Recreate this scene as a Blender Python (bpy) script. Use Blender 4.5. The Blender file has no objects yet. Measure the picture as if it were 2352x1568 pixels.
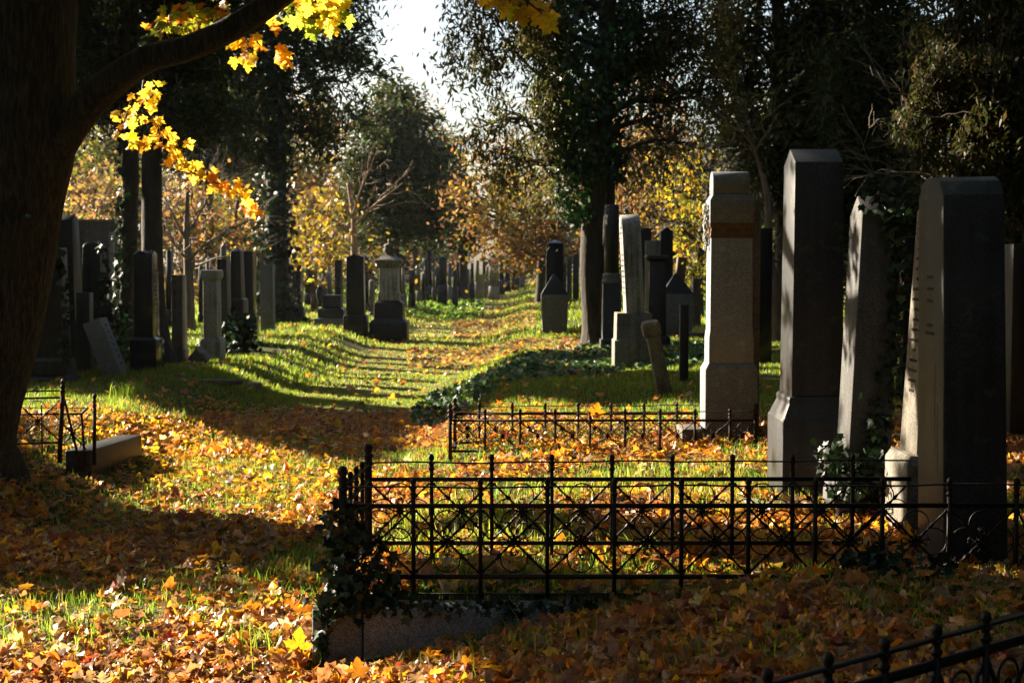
import bpy, math, random
import numpy as np
R = np.random.RandomState(7)
random.seed(7)
S = bpy.context.scene
COL = S.collection
PI = math.pi

# ------------------------------------------------------------------ camera
CAMZ, FPX = 1.8, 2352 * 50 / 36.0
PITCH = math.atan((784 - 610) / FPX)
cp, sp = math.cos(PITCH), math.sin(PITCH)
cam = bpy.data.objects.new('camera', bpy.data.cameras.new('camera'))
COL.objects.link(cam)
cam.location = (0, 0, CAMZ)
cam.rotation_euler = (PI / 2 - PITCH, 0, 0)
cam.data.lens = 50
cam.data.sensor_width = 36
cam.data.clip_end = 2000
cam.data.dof.use_dof = True
cam.data.dof.focus_distance = 8.6
cam.data.dof.aperture_fstop = 5.6
S.camera = cam


def at(U, V, Y):
    """world point at depth Y seen at photograph position U, V (2352 wide)"""
    u, v = (U - 1176) / FPX, (784 - V) / FPX
    d = np.array([u, cp + v * sp, -sp + v * cp])
    return np.array([0, 0, CAMZ]) + d * (Y / d[1])


def proj(P):
    P = np.atleast_2d(P)
    x, y, z = P[:, 0], P[:, 1], P[:, 2] - CAMZ
    f = y * cp - z * sp
    up = y * sp + z * cp
    f2 = np.where(f > 0.05, f, 1e9)
    U = np.where(f > 0.05, 1176 + FPX * x / f2, -9e4)
    V = np.where(f > 0.05, 784 - FPX * up / f2, -9e4)
    return U, V


# ------------------------------------------------------------------ noise
def vnoise(p, seed=0):
    p = np.atleast_2d(np.asarray(p, float))
    i = np.floor(p).astype(np.int64)
    f = p - i
    f = f * f * (3 - 2 * f)

    def h(a, b, c):
        n = (a * 374761393 + b * 668265263 + c * 2147483647 + seed * 974711) & 0xffffffff
        n = ((n ^ (n >> 13)) * 1274126177) & 0xffffffff
        n = n ^ (n >> 16)
        return (n & 0xffff) / 65535.0
    r = 0
    for a in (0, 1):
        for b in (0, 1):
            for c in (0, 1):
                w = (f[:, 0] if a else 1 - f[:, 0]) * (f[:, 1] if b else 1 - f[:, 1]) * (f[:, 2] if c else 1 - f[:, 2])
                r = r + w * h(i[:, 0] + a, i[:, 1] + b, i[:, 2] + c)
    return r


def n2(x, y, s, seed=0):
    x = np.asarray(x, float)
    y = np.asarray(y, float)
    return vnoise(np.stack([x.ravel() * s, y.ravel() * s, np.zeros(x.size)], 1), seed).reshape(x.shape)


def sst(a, b, x):
    t = np.clip((x - a) / (b - a), 0, 1)
    return t * t * (3 - 2 * t)


# ------------------------------------------------------------------ terrain height
def xc(y):
    return -2.6 + 0.015 * np.asarray(y, float)


def gz(x, y):
    x = np.asarray(x, float)
    y = np.asarray(y, float)
    s = x - xc(y)
    low = -0.28
    left = sst(-1.2, -2.7, s) * 0.33
    r_far = sst(1.2, 2.5, s) * 0.31 + sst(1.2, 2.4, x) * 0.08
    r_grave = sst(1.50, 1.62, s) * 0.31 + sst(1.2, 2.4, x) * 0.09
    r_front = np.clip(0.19 * (x + 0.85), 0, 0.44)
    wg = sst(7.42, 7.55, y)
    wf = sst(8.75, 9.6, y)
    right = r_front * (1 - wg) + wg * ((1 - wf) * r_grave + wf * r_far)
    z = low + np.where(s < 0, left, right)
    fade = sst(18, 34, y)
    z = z + fade * 0.05 * np.sin(y * 0.42 + 0.6 * np.sin(y * 0.13)) * np.exp(-(s / 5.0) ** 2)
    z = z + (n2(x, y, 0.9, 3) - 0.5) * 0.05 + (n2(x, y, 0.25, 5) - 0.5) * 0.10 * sst(14, 30, y)
    return z


def g1(x, y):
    return float(gz(np.array([x]), np.array([y]))[0])


def hit(U, V, zoff=0.0):
    """ground point seen at U, V"""
    lo = 3.0
    for k in range(900):
        Y = lo * (1.007 ** k)
        p = at(U, V, Y)
        if p[2] <= g1(p[0], p[1]) + zoff:
            return p
    return at(U, V, 200)


# ------------------------------------------------------------------ sun
AZ, EL = math.radians(56), math.radians(23)
SUN = np.array([-math.sin(AZ) * math.cos(EL), math.cos(AZ) * math.cos(EL), math.sin(EL)])


def inpoly(U, V, poly):
    r = np.zeros(U.shape, bool)
    n = len(poly)
    for i in range(n):
        x1, y1 = poly[i]
        x2, y2 = poly[(i + 1) % n]
        if y1 == y2:
            continue
        c = ((y1 > V) != (y2 > V)) & (U < (x2 - x1) * (V - y1) / (y2 - y1) + x1)
        r ^= c
    return r


# gaps in the canopy: where the photograph has sunlit ground no foliage stands between it and the sun
GAPS = [
    [(-200, 1305), (150, 1300), (330, 1350), (470, 1320), (620, 1290), (760, 1235), (880, 1240), (720, 1400), (720, 1700), (-300, 1700)],
    [(190, 935), (330, 950), (520, 1000), (700, 1060), (1040, 1050), (1040, 1120), (780, 1120), (770, 1200), (600, 1190), (420, 1140), (300, 1090), (330, 1010), (180, 1000)],
    [(420, 832), (560, 860), (740, 908), (930, 915), (1020, 870), (1250, 810), (1330, 780), (1240, 700), (1000, 690), (930, 700), (900, 745), (600, 765), (440, 780)],
    [(870, 1040), (1300, 1030), (1780, 1040), (1780, 1100), (1650, 1200), (1400, 1250), (1100, 1270), (900, 1260)],
    [(900, 1290), (1950, 1280), (1950, 1350), (1000, 1375)],
    [(1050, 960), (1600, 960), (1600, 1040), (1050, 1040)],
]
BEAMS = []      # (point, radius): lit things that the photograph shows in the sun


def carve(P, amount=1.0, m=0.0):
    """True where a leaf of half size m may stay"""
    P = np.atleast_2d(P)
    keep = np.ones(len(P))
    offs = [(0, 0, 0)] if m == 0 else [(0, 0, 0), (0, 0, m), (0, 0, -m), (m, 0, 0), (-m, 0, 0)]
    for o in offs:
        Q = P + np.array(o)
        t = (Q[:, 2] + 0.1) / SUN[2]
        G = Q - SUN[None] * t[:, None]
        U, V = proj(G)
        for g in GAPS:
            keep[inpoly(U, V, g)] = 0.0
        dap = inpoly(U, V, [(700, 1400), (1250, 1345), (1950, 1350), (2500, 1380), (2500, 1800), (700, 1800)])
        keep[dap] = np.minimum(keep[dap], 0.55)
    for (c, r) in BEAMS:
        d = P - np.asarray(c)[None]
        a = d @ SUN
        q = np.linalg.norm(d - a[:, None] * SUN[None], axis=1)
        keep[(a > 0.6) & (q < r + m)] = 0.0
    return R.rand(len(P)) < keep + (1 - amount)


# ------------------------------------------------------------------ object helpers
ORG = {}


def tag(o, label, cat, group=None, kind=None):
    if label:
        o['label'] = label
    if cat:
        o['category'] = cat
    if group:
        o['group'] = group
    if kind:
        o['kind'] = kind
    return o


def thing(name, label, cat, loc, group=None):
    o = bpy.data.objects.new(name, None)
    o.empty_display_size = 0.2
    COL.objects.link(o)
    o.location = [float(c) for c in loc]
    ORG[o.name] = np.array(loc, float)
    return tag(o, label, cat, group)


class MB:
    def __init__(s):
        s.v, s.l, s.z, s.c, s.n = [], [], [], [], 0

    def add(s, V, F, col=None):
        V = np.asarray(V, float)
        s.v.append(V)
        if isinstance(F, np.ndarray):
            s.l.append((F + s.n).ravel())
            s.z.append(np.full(len(F), F.shape[1], np.int64))
            nf = len(F)
        else:
            s.l.append(np.array([i + s.n for f in F for i in f], np.int64))
            s.z.append(np.array([len(f) for f in F], np.int64))
            nf = len(F)
        if col is not None:
            col = np.asarray(col, float)
            if col.ndim == 1:
                col = np.repeat(col[None], nf, 0)
            s.c.append(col)
        s.n += len(V)

    def build(s, name, mat, parent=None, loc=None, smooth=False, bevel=0.0, xf=None):
        V = np.concatenate(s.v)
        if xf is not None:
            V = xf(V)
        L = np.concatenate(s.l)
        Z = np.concatenate(s.z)
        org = ORG[parent.name] if parent is not None else (np.array(loc, float) if loc is not None else np.zeros(3))
        V = V - org[None]
        me = bpy.data.meshes.new(name)
        me.vertices.add(len(V))
        me.vertices.foreach_set('co', V.astype(np.float32).ravel())
        me.loops.add(len(L))
        me.loops.foreach_set('vertex_index', L.astype(np.int32))
        me.polygons.add(len(Z))
        me.polygons.foreach_set('loop_start', np.concatenate([[0], np.cumsum(Z)[:-1]]).astype(np.int32))
        if smooth:
            me.polygons.foreach_set('use_smooth', np.ones(len(Z), bool))
        me.update(calc_edges=True)
        if s.c:
            C = np.concatenate(s.c)
            a = me.attributes.new('Col', 'FLOAT_COLOR', 'FACE')
            a.data.foreach_set('color', np.concatenate([C, np.ones((len(C), 1))], 1).astype(np.float32).ravel())
        me.validate()
        me.materials.append(mat)
        o = bpy.data.objects.new(name, me)
        COL.objects.link(o)
        if parent is not None:
            o.parent = parent
            ORG[o.name] = org
        else:
            o.location = org
            ORG[o.name] = org
        if bevel:
            b = o.modifiers.new('bevel', 'BEVEL')
            b.width = bevel
            b.segments = 2
            b.limit_method = 'ANGLE'
            b.angle_limit = math.radians(25)
        return o


def box(mb, x0, x1, y0, y1, z0, z1):
    V = [(x, y, z) for z in (z0, z1) for y in (y0, y1) for x in (x0, x1)]
    mb.add(V, [(0, 2, 3, 1), (4, 5, 7, 6), (0, 1, 5, 4), (1, 3, 7, 5), (3, 2, 6, 7), (2, 0, 4, 6)])


def tube(mb, pts, rad, n=6, cap=True, col=None, bump=None, twist=0.0, square=False):
    P = np.asarray(pts, float)
    m = len(P)
    rad = np.full(m, rad) if np.isscalar(rad) else np.asarray(rad, float)
    T = np.gradient(P, axis=0)
    T /= np.maximum(np.linalg.norm(T, axis=1, keepdims=True), 1e-9)
    ref = np.array([0, 0, 1.0]) if abs(T[0][2]) < 0.9 else np.array([1.0, 0, 0])
    N = np.zeros_like(P)
    nn = np.cross(T[0], ref)
    nn /= np.linalg.norm(nn)
    for i in range(m):
        nn = nn - T[i] * (nn @ T[i])
        nn /= max(np.linalg.norm(nn), 1e-9)
        N[i] = nn
    B = np.cross(T, N)
    a = np.arange(n) * 2 * PI / n + (PI / 4 if square else 0)
    A = a[None] + twist * np.arange(m)[:, None]
    rr = rad[:, None] * np.ones((1, n))
    V = P[:, None] + rr[..., None] * (np.cos(A)[..., None] * N[:, None] + np.sin(A)[..., None] * B[:, None])
    if bump is not None:
        D = V - P[:, None]
        D /= np.maximum(np.linalg.norm(D, axis=2, keepdims=True), 1e-9)
        V = V + D * bump(V.reshape(-1, 3), A, rr).reshape(m, n)[..., None]
    V = V.reshape(-1, 3)
    i = np.arange(m - 1)[:, None] * n
    j = np.arange(n)[None]
    F = np.stack([i + j, i + (j + 1) % n, i + n + (j + 1) % n, i + n + j], -1).reshape(-1, 4)
    if cap:
        F = [tuple(f) for f in F.tolist()]
        F.append(tuple(range(n))[::-1])
        F.append(tuple((m - 1) * n + k for k in range(n)))
    mb.add(V, F, col)


def lathe(mb, x, y, prof, n=10):
    """prof: list of (r, z)"""
    V = []
    for r, z in prof:
        for k in range(n):
            a = 2 * PI * k / n
            V.append((x + r * math.cos(a), y + r * math.sin(a), z))
    F = []
    m = len(prof)
    for i in range(m - 1):
        for k in range(n):
            F.append((i * n + k, i * n + (k + 1) % n, (i + 1) * n + (k + 1) % n, (i + 1) * n + k))
    F.append(tuple(range(n))[::-1])
    F.append(tuple((m - 1) * n + k for k in range(n)))
    mb.add(V, F)


def rot_about(base, ax=0.0, ay=0.0, az=0.0):
    """rigid tilt about a base point"""
    base = np.asarray(base, float)
    cx, sx, cy, sy, cz, sz = math.cos(ax), math.sin(ax), math.cos(ay), math.sin(ay), math.cos(az), math.sin(az)
    M = np.array([[cz, -sz, 0], [sz, cz, 0], [0, 0, 1]]) @ np.array([[cy, 0, sy], [0, 1, 0], [-sy, 0, cy]]) @ np.array([[1, 0, 0], [0, cx, -sx], [0, sx, cx]])
    return lambda V: (V - base) @ M.T + base


# ------------------------------------------------------------------ materials
def mat(name):
    m = bpy.data.materials.new(name)
    m.use_nodes = True
    nt = m.node_tree
    for n in list(nt.nodes):
        nt.nodes.remove(n)
    out = nt.nodes.new('ShaderNodeOutputMaterial')
    return m, nt, out


def node(nt, t, **kw):
    n = nt.nodes.new(t)
    for k, v in kw.items():
        if k in n.inputs:
            n.inputs[k].default_value = v
        else:
            setattr(n, k, v)
    return n


def lk(nt, a, b):
    nt.links.new(a, b)


def ramp(nt, fac, stops):
    r = nt.nodes.new('ShaderNodeValToRGB')
    e = r.color_ramp.elements
    while len(e) > 1:
        e.remove(e[-1])
    e[0].position = stops[0][0]
    e[0].color = (*stops[0][1], 1)
    for p, c in stops[1:]:
        x = e.new(p)
        x.color = (*c, 1)
    lk(nt, fac, r.inputs[0])
    return r.outputs[0]


def leaf_mat(name, trans=0.45, rough=0.4, spec=0.4, gain=1.35):
    m, nt, out = mat(name)
    at_ = node(nt, 'ShaderNodeAttribute', attribute_name='Col')
    tc = node(nt, 'ShaderNodeNewGeometry')
    nz = node(nt, 'ShaderNodeTexNoise', Scale=45.0, Detail=3.0)
    lk(nt, tc.outputs['Position'], nz.inputs['Vector'])
    mx = node(nt, 'ShaderNodeMix', data_type='RGBA', blend_type='MULTIPLY')
    mx.inputs[0].default_value = 0.55
    lk(nt, at_.outputs['Color'], mx.inputs[6])
    lk(nt, ramp(nt, nz.outputs[0], [(0.3, (0.55, 0.5, 0.45)), (0.6, (1.15, 1.15, 1.15))]), mx.inputs[7])
    pb = node(nt, 'ShaderNodeBsdfPrincipled', Roughness=rough)
    pb.inputs['Specular IOR Level'].default_value = spec
    lk(nt, mx.outputs[2], pb.inputs['Base Color'])
    tr = node(nt, 'ShaderNodeBsdfTranslucent')
    g = node(nt, 'ShaderNodeMix', data_type='RGBA', blend_type='MULTIPLY')
    g.inputs[0].default_value = 1
    lk(nt, mx.outputs[2], g.inputs[6])
    g.inputs[7].default_value = (gain, gain, gain * 0.8, 1)
    lk(nt, g.outputs[2], tr.inputs['Color'])
    ms = node(nt, 'ShaderNodeMixShader')
    ms.inputs[0].default_value = trans
    lk(nt, pb.outputs[0], ms.inputs[1])
    lk(nt, tr.outputs[0], ms.inputs[2])
    lk(nt, ms.outputs[0], out.inputs[0])
    return m


def stone_mat(name, c0, c1, speck=0.5, rough=0.8, scale=140.0, streak=0.5, stain=(0.03, 0.028, 0.02), bump=0.25):
    m, nt, out = mat(name)
    tc = node(nt, 'ShaderNodeNewGeometry')
    oi = node(nt, 'ShaderNodeObjectInfo')
    n1 = node(nt, 'ShaderNodeTexNoise', Scale=scale, Detail=2.0)
    lk(nt, tc.outputs['Position'], n1.inputs['Vector'])
    base = ramp(nt, n1.outputs[0], [(0.32, c0), (0.5, tuple((a + b) / 2 for a, b in zip(c0, c1))), (0.66, c1)])
    n2_ = node(nt, 'ShaderNodeTexNoise', Scale=2.2, Detail=6.0, Roughness=0.65)
    lk(nt, tc.outputs['Position'], n2_.inputs['Vector'])
    mp = node(nt, 'ShaderNodeMapping')
    mp.inputs['Scale'].default_value = (14, 14, 0.7)
    lk(nt, tc.outputs['Position'], mp.inputs['Vector'])
    n3 = node(nt, 'ShaderNodeTexNoise', Scale=1.0, Detail=5.0)
    lk(nt, mp.outputs[0], n3.inputs['Vector'])
    ad = node(nt, 'ShaderNodeMath', operation='MULTIPLY')
    lk(nt, n2_.outputs[0], ad.inputs[0])
    lk(nt, n3.outputs[0], ad.inputs[1])
    st = ramp(nt, ad.outputs[0], [(0.20, (0, 0, 0)), (0.42, (1, 1, 1))])
    mx = node(nt, 'ShaderNodeMix', data_type='RGBA', blend_type='MIX')
    ms = node(nt, 'ShaderNodeMath', operation='MULTIPLY')
    ms.inputs[1].default_value = streak
    lk(nt, st, ms.inputs[0])
    lk(nt, ms.outputs[0], mx.inputs[0])
    lk(nt, base, mx.inputs[6])
    mx.inputs[7].default_value = (*stain, 1)
    lz = node(nt, 'ShaderNodeTexNoise', Scale=9.0, Detail=7.0, Roughness=0.7)
    lk(nt, tc.outputs['Position'], lz.inputs['Vector'])
    lm = node(nt, 'ShaderNodeMath', operation='MULTIPLY')
    lk(nt, ramp(nt, lz.outputs[0], [(0.56, (0, 0, 0)), (0.66, (1, 1, 1))]), lm.inputs[0])
    lm.inputs[1].default_value = 0.5 if rough > 0.3 else 0.0
    mx2 = node(nt, 'ShaderNodeMix', data_type='RGBA', blend_type='MIX')
    lk(nt, lm.outputs[0], mx2.inputs[0])
    lk(nt, mx.outputs[2], mx2.inputs[6])
    mx2.inputs[7].default_value = (c1[0] * 1.15 + 0.02, c1[1] * 1.2 + 0.025, c1[2] * 0.95, 1)
    mx = mx2
    hs = node(nt, 'ShaderNodeHueSaturation')
    mr = node(nt, 'ShaderNodeMapRange')
    mr.inputs[3].default_value = 0.7
    mr.inputs[4].default_value = 1.25
    lk(nt, oi.outputs['Random'], mr.inputs[0])
    lk(nt, mr.outputs[0], hs.inputs['Value'])
    lk(nt, mx.outputs[2], hs.inputs['Color'])
    pb = node(nt, 'ShaderNodeBsdfPrincipled', Roughness=rough)
    lk(nt, hs.outputs[0], pb.inputs['Base Color'])
    pb.inputs['Specular IOR Level'].default_value = 0.35
    bp = node(nt, 'ShaderNodeBump', Strength=bump, Distance=0.01)
    ad2 = node(nt, 'ShaderNodeMath', operation='ADD')
    lk(nt, n1.outputs[0], ad2.inputs[0])
    lk(nt, n2_.outputs[0], ad2.inputs[1])
    lk(nt, ad2.outputs[0], bp.inputs['Height'])
    lk(nt, bp.outputs[0], pb.inputs['Normal'])
    lk(nt, pb.outputs[0], out.inputs[0])
    return m


def bark_mat(name, c0, c1, sc=(16, 16, 2.2), strength=0.8, lo_=0.3, hi_=0.68, moss=0.0):
    m, nt, out = mat(name)
    tc = node(nt, 'ShaderNodeNewGeometry')
    mp = node(nt, 'ShaderNodeMapping')
    mp.inputs['Scale'].default_value = sc
    lk(nt, tc.outputs['Position'], mp.inputs['Vector'])
    n1 = node(nt, 'ShaderNodeTexNoise', Scale=1.5, Detail=6.0, Roughness=0.65, Distortion=0.6)
    lk(nt, mp.outputs[0], n1.inputs['Vector'])
    n2_ = node(nt, 'ShaderNodeTexNoise', Scale=1.8, Detail=4.0)
    lk(nt, tc.outputs['Position'], n2_.inputs['Vector'])
    c = ramp(nt, n1.outputs[0], [(lo_, c0), (hi_, c1)])
    mx = node(nt, 'ShaderNodeMix', data_type='RGBA', blend_type='MIX')
    lk(nt, ramp(nt, n2_.outputs[0], [(0.5, (0, 0, 0)), (0.75, (0.7, 0.7, 0.7))]), mx.inputs[0])
    lk(nt, c, mx.inputs[6])
    mx.inputs[7].default_value = (c1[0] * 0.55, c1[1] * 0.75, c1[2] * 0.4, 1)
    if moss:
        sx = node(nt, 'ShaderNodeSeparateXYZ')
        lk(nt, tc.outputs['Normal'], sx.inputs[0])
        nm = node(nt, 'ShaderNodeTexNoise', Scale=6.0, Detail=5.0)
        lk(nt, tc.outputs['Position'], nm.inputs['Vector'])
        mm = node(nt, 'ShaderNodeMath', operation='MULTIPLY')
        lk(nt, ramp(nt, sx.outputs[2], [(0.35, (0, 0, 0)), (0.75, (1, 1, 1))]), mm.inputs[0])
        lk(nt, ramp(nt, nm.outputs[0], [(0.38, (0, 0, 0)), (0.55, (1, 1, 1))]), mm.inputs[1])
        m3 = node(nt, 'ShaderNodeMix', data_type='RGBA', blend_type='MIX')
        lk(nt, mm.outputs[0], m3.inputs[0])
        lk(nt, mx.outputs[2], m3.inputs[6])
        m3.inputs[7].default_value = (0.085, 0.080, 0.022, 1)
        mx = m3
    pb = node(nt, 'ShaderNodeBsdfPrincipled', Roughness=0.9)
    lk(nt, mx.outputs[2], pb.inputs['Base Color'])
    bp = node(nt, 'ShaderNodeBump', Strength=strength, Distance=0.06)
    lk(nt, n1.outputs[0], bp.inputs['Height'])
    lk(nt, bp.outputs[0], pb.inputs['Normal'])
    lk(nt, pb.outputs[0], out.inputs[0])
    return m


def plain(name, c, rough=0.6, metal=0.0, noise=0.0, nscale=30.0, c2=None, spec=0.4):
    m, nt, out = mat(name)
    pb = node(nt, 'ShaderNodeBsdfPrincipled', Roughness=rough, Metallic=metal)
    pb.inputs['Specular IOR Level'].default_value = spec
    tc = node(nt, 'ShaderNodeNewGeometry')
    n1 = node(nt, 'ShaderNodeTexNoise', Scale=nscale, Detail=4.0)
    lk(nt, tc.outputs['Position'], n1.inputs['Vector'])
    lk(nt, ramp(nt, n1.outputs[0], [(0.38, c), (0.68, c2 or c)]), pb.inputs['Base Color'])
    bp = node(nt, 'ShaderNodeBump', Strength=noise, Distance=0.004)
    lk(nt, n1.outputs[0], bp.inputs['Height'])
    lk(nt, bp.outputs[0], pb.inputs['Normal'])
    lk(nt, pb.outputs[0], out.inputs[0])
    return m


M = {}
M['litter'] = leaf_mat('fallen leaf', 0.48, 0.36, 0.5, 1.45)
M['autumn'] = leaf_mat('autumn foliage', 0.42, 0.55, 0.2, 1.0)
M['spray'] = leaf_mat('golden maple leaf', 0.68, 0.42, 0.35, 1.75)
M['needle'] = leaf_mat('evergreen foliage', 0.32, 0.55, 0.18, 1.4)
M['droop'] = leaf_mat('thin hanging foliage', 0.5, 0.55, 0.15, 1.5)
M['grass'] = leaf_mat('grass blade', 0.55, 0.42, 0.35, 1.7)
M['ivy'] = leaf_mat('ivy leaf', 0.14, 0.45, 0.38, 1.3)
M['granite'] = stone_mat('grey granite', (0.05, 0.052, 0.06), (0.28, 0.285, 0.30), streak=0.3)
M['sand'] = stone_mat('weathered sandstone', (0.12, 0.105, 0.085), (0.27, 0.24, 0.20), scale=60, streak=0.8)
M['granite_pale'] = stone_mat('pale grey granite', (0.085, 0.094, 0.108), (0.33, 0.355, 0.395), streak=0.22, stain=(0.08, 0.07, 0.06))
M['grey'] = stone_mat('weathered dark grey stone', (0.03, 0.03, 0.034), (0.13, 0.127, 0.125), streak=0.5, stain=(0.012, 0.012, 0.011))
M['dark'] = stone_mat('dark granite', (0.012, 0.0125, 0.016), (0.050, 0.051, 0.058), rough=0.45, streak=0.75, stain=(0.008, 0.008, 0.007))
M['black'] = stone_mat('polished black granite', (0.010, 0.011, 0.016), (0.028, 0.03, 0.04), rough=0.14, streak=0.05, bump=0.02)
M['pale'] = stone_mat('pale marble', (0.25, 0.24, 0.225), (0.50, 0.48, 0.45), scale=40, streak=0.8)
M['rust'] = stone_mat('rust stained granite', (0.06, 0.036, 0.022), (0.17, 0.10, 0.055), streak=0.4)
M['conc'] = stone_mat('old render', (0.11, 0.105, 0.095), (0.26, 0.245, 0.22), scale=25, streak=0.7)
M['iron'] = plain('black iron', (0.005, 0.005, 0.006), 0.5, 0.0, 0.5, 90, (0.020, 0.012, 0.008), 0.22)
M['rusty'] = plain('rusty iron', (0.010, 0.007, 0.006), 0.65, 0.0, 0.5, 40, (0.055, 0.022, 0.010), 0.2)
M['bark'] = bark_mat('maple bark', (0.004, 0.0035, 0.003), (0.050, 0.042, 0.036), (24, 24, 3.6), 1.0, 0.44, 0.62, 1.0)
M['barkd'] = bark_mat('dark bark', (0.015, 0.012, 0.010), (0.075, 0.055, 0.042), (10, 10, 1.6))
M['barkg'] = bark_mat('grey bark', (0.08, 0.065, 0.05), (0.24, 0.19, 0.15), (8, 8, 2.0), 0.4)
M['barkp'] = bark_mat('pinkish bark', (0.12, 0.07, 0.05), (0.36, 0.24, 0.18), (8, 8, 2.0), 0.5)
M['letter'] = plain('engraved letter', (0.085, 0.077, 0.065), 0.9)
M['letterg'] = plain('worn gilded letter', (0.22, 0.21, 0.18), 0.6)
M['tag'] = plain('green tree tag', (0.0, 0.10, 0.06), 0.5)
M['tagtext'] = plain('tag numerals', (0.35, 0.45, 0.38), 0.5)


def ground_mat(name, dry):
    m, nt, out = mat(name)
    tc = node(nt, 'ShaderNodeNewGeometry')
    a = node(nt, 'ShaderNodeTexNoise', Scale=0.7, Detail=6.0, Roughness=0.7)
    b = node(nt, 'ShaderNodeTexNoise', Scale=28.0, Detail=5.0, Roughness=0.7)
    for n in (a, b):
        lk(nt, tc.outputs['Position'], n.inputs['Vector'])
    if dry:
        ca = ramp(nt, a.outputs[0], [(0.35, (0.21, 0.18, 0.08)), (0.6, (0.20, 0.20, 0.06))])
    else:
        ca = ramp(nt, a.outputs[0], [(0.35, (0.06, 0.085, 0.018)), (0.65, (0.075, 0.065, 0.025))])
    mx = node(nt, 'ShaderNodeMix', data_type='RGBA', blend_type='MULTIPLY')
    mx.inputs[0].default_value = 1
    lk(nt, ca, mx.inputs[6])
    lk(nt, ramp(nt, b.outputs[0], [(0.3, (0.4, 0.4, 0.4)), (0.7, (1.4, 1.4, 1.4))]), mx.inputs[7])
    pb = node(nt, 'ShaderNodeBsdfPrincipled', Roughness=0.95)
    pb.inputs['Specular IOR Level'].default_value = 0.1
    lk(nt, mx.outputs[2], pb.inputs['Base Color'])
    bp = node(nt, 'ShaderNodeBump', Strength=1.0, Distance=0.04)
    lk(nt, b.outputs[0], bp.inputs['Height'])
    lk(nt, bp.outputs[0], pb.inputs['Normal'])
    lk(nt, pb.outputs[0], out.inputs[0])
    return m


# ------------------------------------------------------------------ ground and path
def build_ground():
    sv = np.concatenate([-np.geomspace(260, 7.2, 26), np.arange(-7, -1.2, 0.13), np.linspace(-1.15, 1.15, 19), np.arange(1.28, 6.6, 0.1), np.geomspace(6.8, 260, 28)])
    yv = np.concatenate([[-60, -30, -12, -4, 0, 2, 3], np.arange(3.3, 7.2, 0.13), np.arange(7.2, 7.5, 0.04), np.arange(7.6, 20, 0.14), 20 * 1.02 ** np.arange(0, 150), [420, 600, 900]])
    Sg, Yg = np.meshgrid(sv, yv)
    wob = 1 + 0.28 * (n2(Sg * 0 + 3.3, Yg, 0.7, 9) - 0.5) * np.exp(-np.abs(Sg) / 2.0)
    X = xc(np.clip(Yg, -60, 300)) + Sg * wob
    Z = gz(X, Yg)
    V = np.stack([X, Yg, Z], -1).reshape(-1, 3)
    nx, ny = len(sv), len(yv)
    i = np.arange(ny - 1)[:, None] * nx
    j = np.arange(nx - 1)[None]
    F = np.stack([i + j, i + j + 1, i + nx + j + 1, i + nx + j], -1)
    mid = (np.abs((sv[:-1] + sv[1:]) / 2) < 1.15)
    mid = np.repeat(mid[None], ny - 1, 0)
    for nm, sel, mt in (('ground', ~mid, ground_mat('turf soil', False)), ('path', mid, ground_mat('trodden path', True))):
        f = F[sel]
        u, inv = np.unique(f, return_inverse=True)
        mb = MB()
        mb.add(V[u], inv.reshape(f.shape))
        o = mb.build(nm, mt, smooth=True)
        o['kind'] = 'structure'
        o['label'] = 'leaf strewn turf of the old cemetery' if nm == 'ground' else 'sunken grassy path running between the rows of graves'


build_ground()

# ------------------------------------------------------------------ leaf templates
def tmpl(kind):
    if kind == 'maple':
        r = [(0.04, 0.0), (0.34, -0.06), (0.27, 0.17), (0.60, 0.38), (0.24, 0.46), (0.27, 0.70), (0, 1.0)]
    elif kind == 'maple_fine':
        r = [(0.03, 0.0), (0.20, -0.09), (0.36, -0.05), (0.32, 0.08), (0.27, 0.17), (0.44, 0.18), (0.50, 0.27), (0.64, 0.40), (0.47, 0.42), (0.42, 0.50), (0.22, 0.45), (0.24, 0.62), (0.33, 0.68), (0.17, 0.75), (0.13, 0.86), (0, 1.02)]
    elif kind == 'ivy':
        r = [(0.05, 0.02), (0.40, 0.0), (0.33, 0.28), (0.52, 0.45), (0.22, 0.55), (0, 1.0)]
    elif kind == 'crumple':
        r = [(0.05, -0.02), (0.30, 0.02), (0.42, 0.22), (0.36, 0.36), (0.46, 0.55), (0.25, 0.66), (0.20, 0.85), (0, 0.92)]
    elif kind == 'oval':
        r = [(0.02, 0), (0.30, 0.30), (0.26, 0.65), (0, 1.0)]
    left = [(-x, y) for x, y in r[:-1]][::-1]
    pts = np.array(r + left)
    V = np.concatenate([[[0, 0.3]], pts])
    V = np.concatenate([V, np.zeros((len(V), 1))], 1)
    n = len(pts)
    F = np.array([(0, 1 + k, 1 + (k + 1) % n) for k in range(n)])
    V[:, 1] -= 0.35
    return V, F


TM = {k: tmpl(k) for k in ('maple', 'maple_fine', 'ivy', 'oval', 'crumple')}
TM['quad'] = (np.array([(0, -0.5, 0), (0.28, 0.05, 0.06), (0, 0.5, 0), (-0.28, -0.05, 0.06)]), np.array([(0, 1, 2, 3)]))
TM['spray'] = (np.array([(0, -0.5, 0), (0.15, -0.08, 0.05), (0, 0.5, 0), (-0.15, 0.03, 0.05)]), np.array([(0, 1, 2, 3)]))


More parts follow.
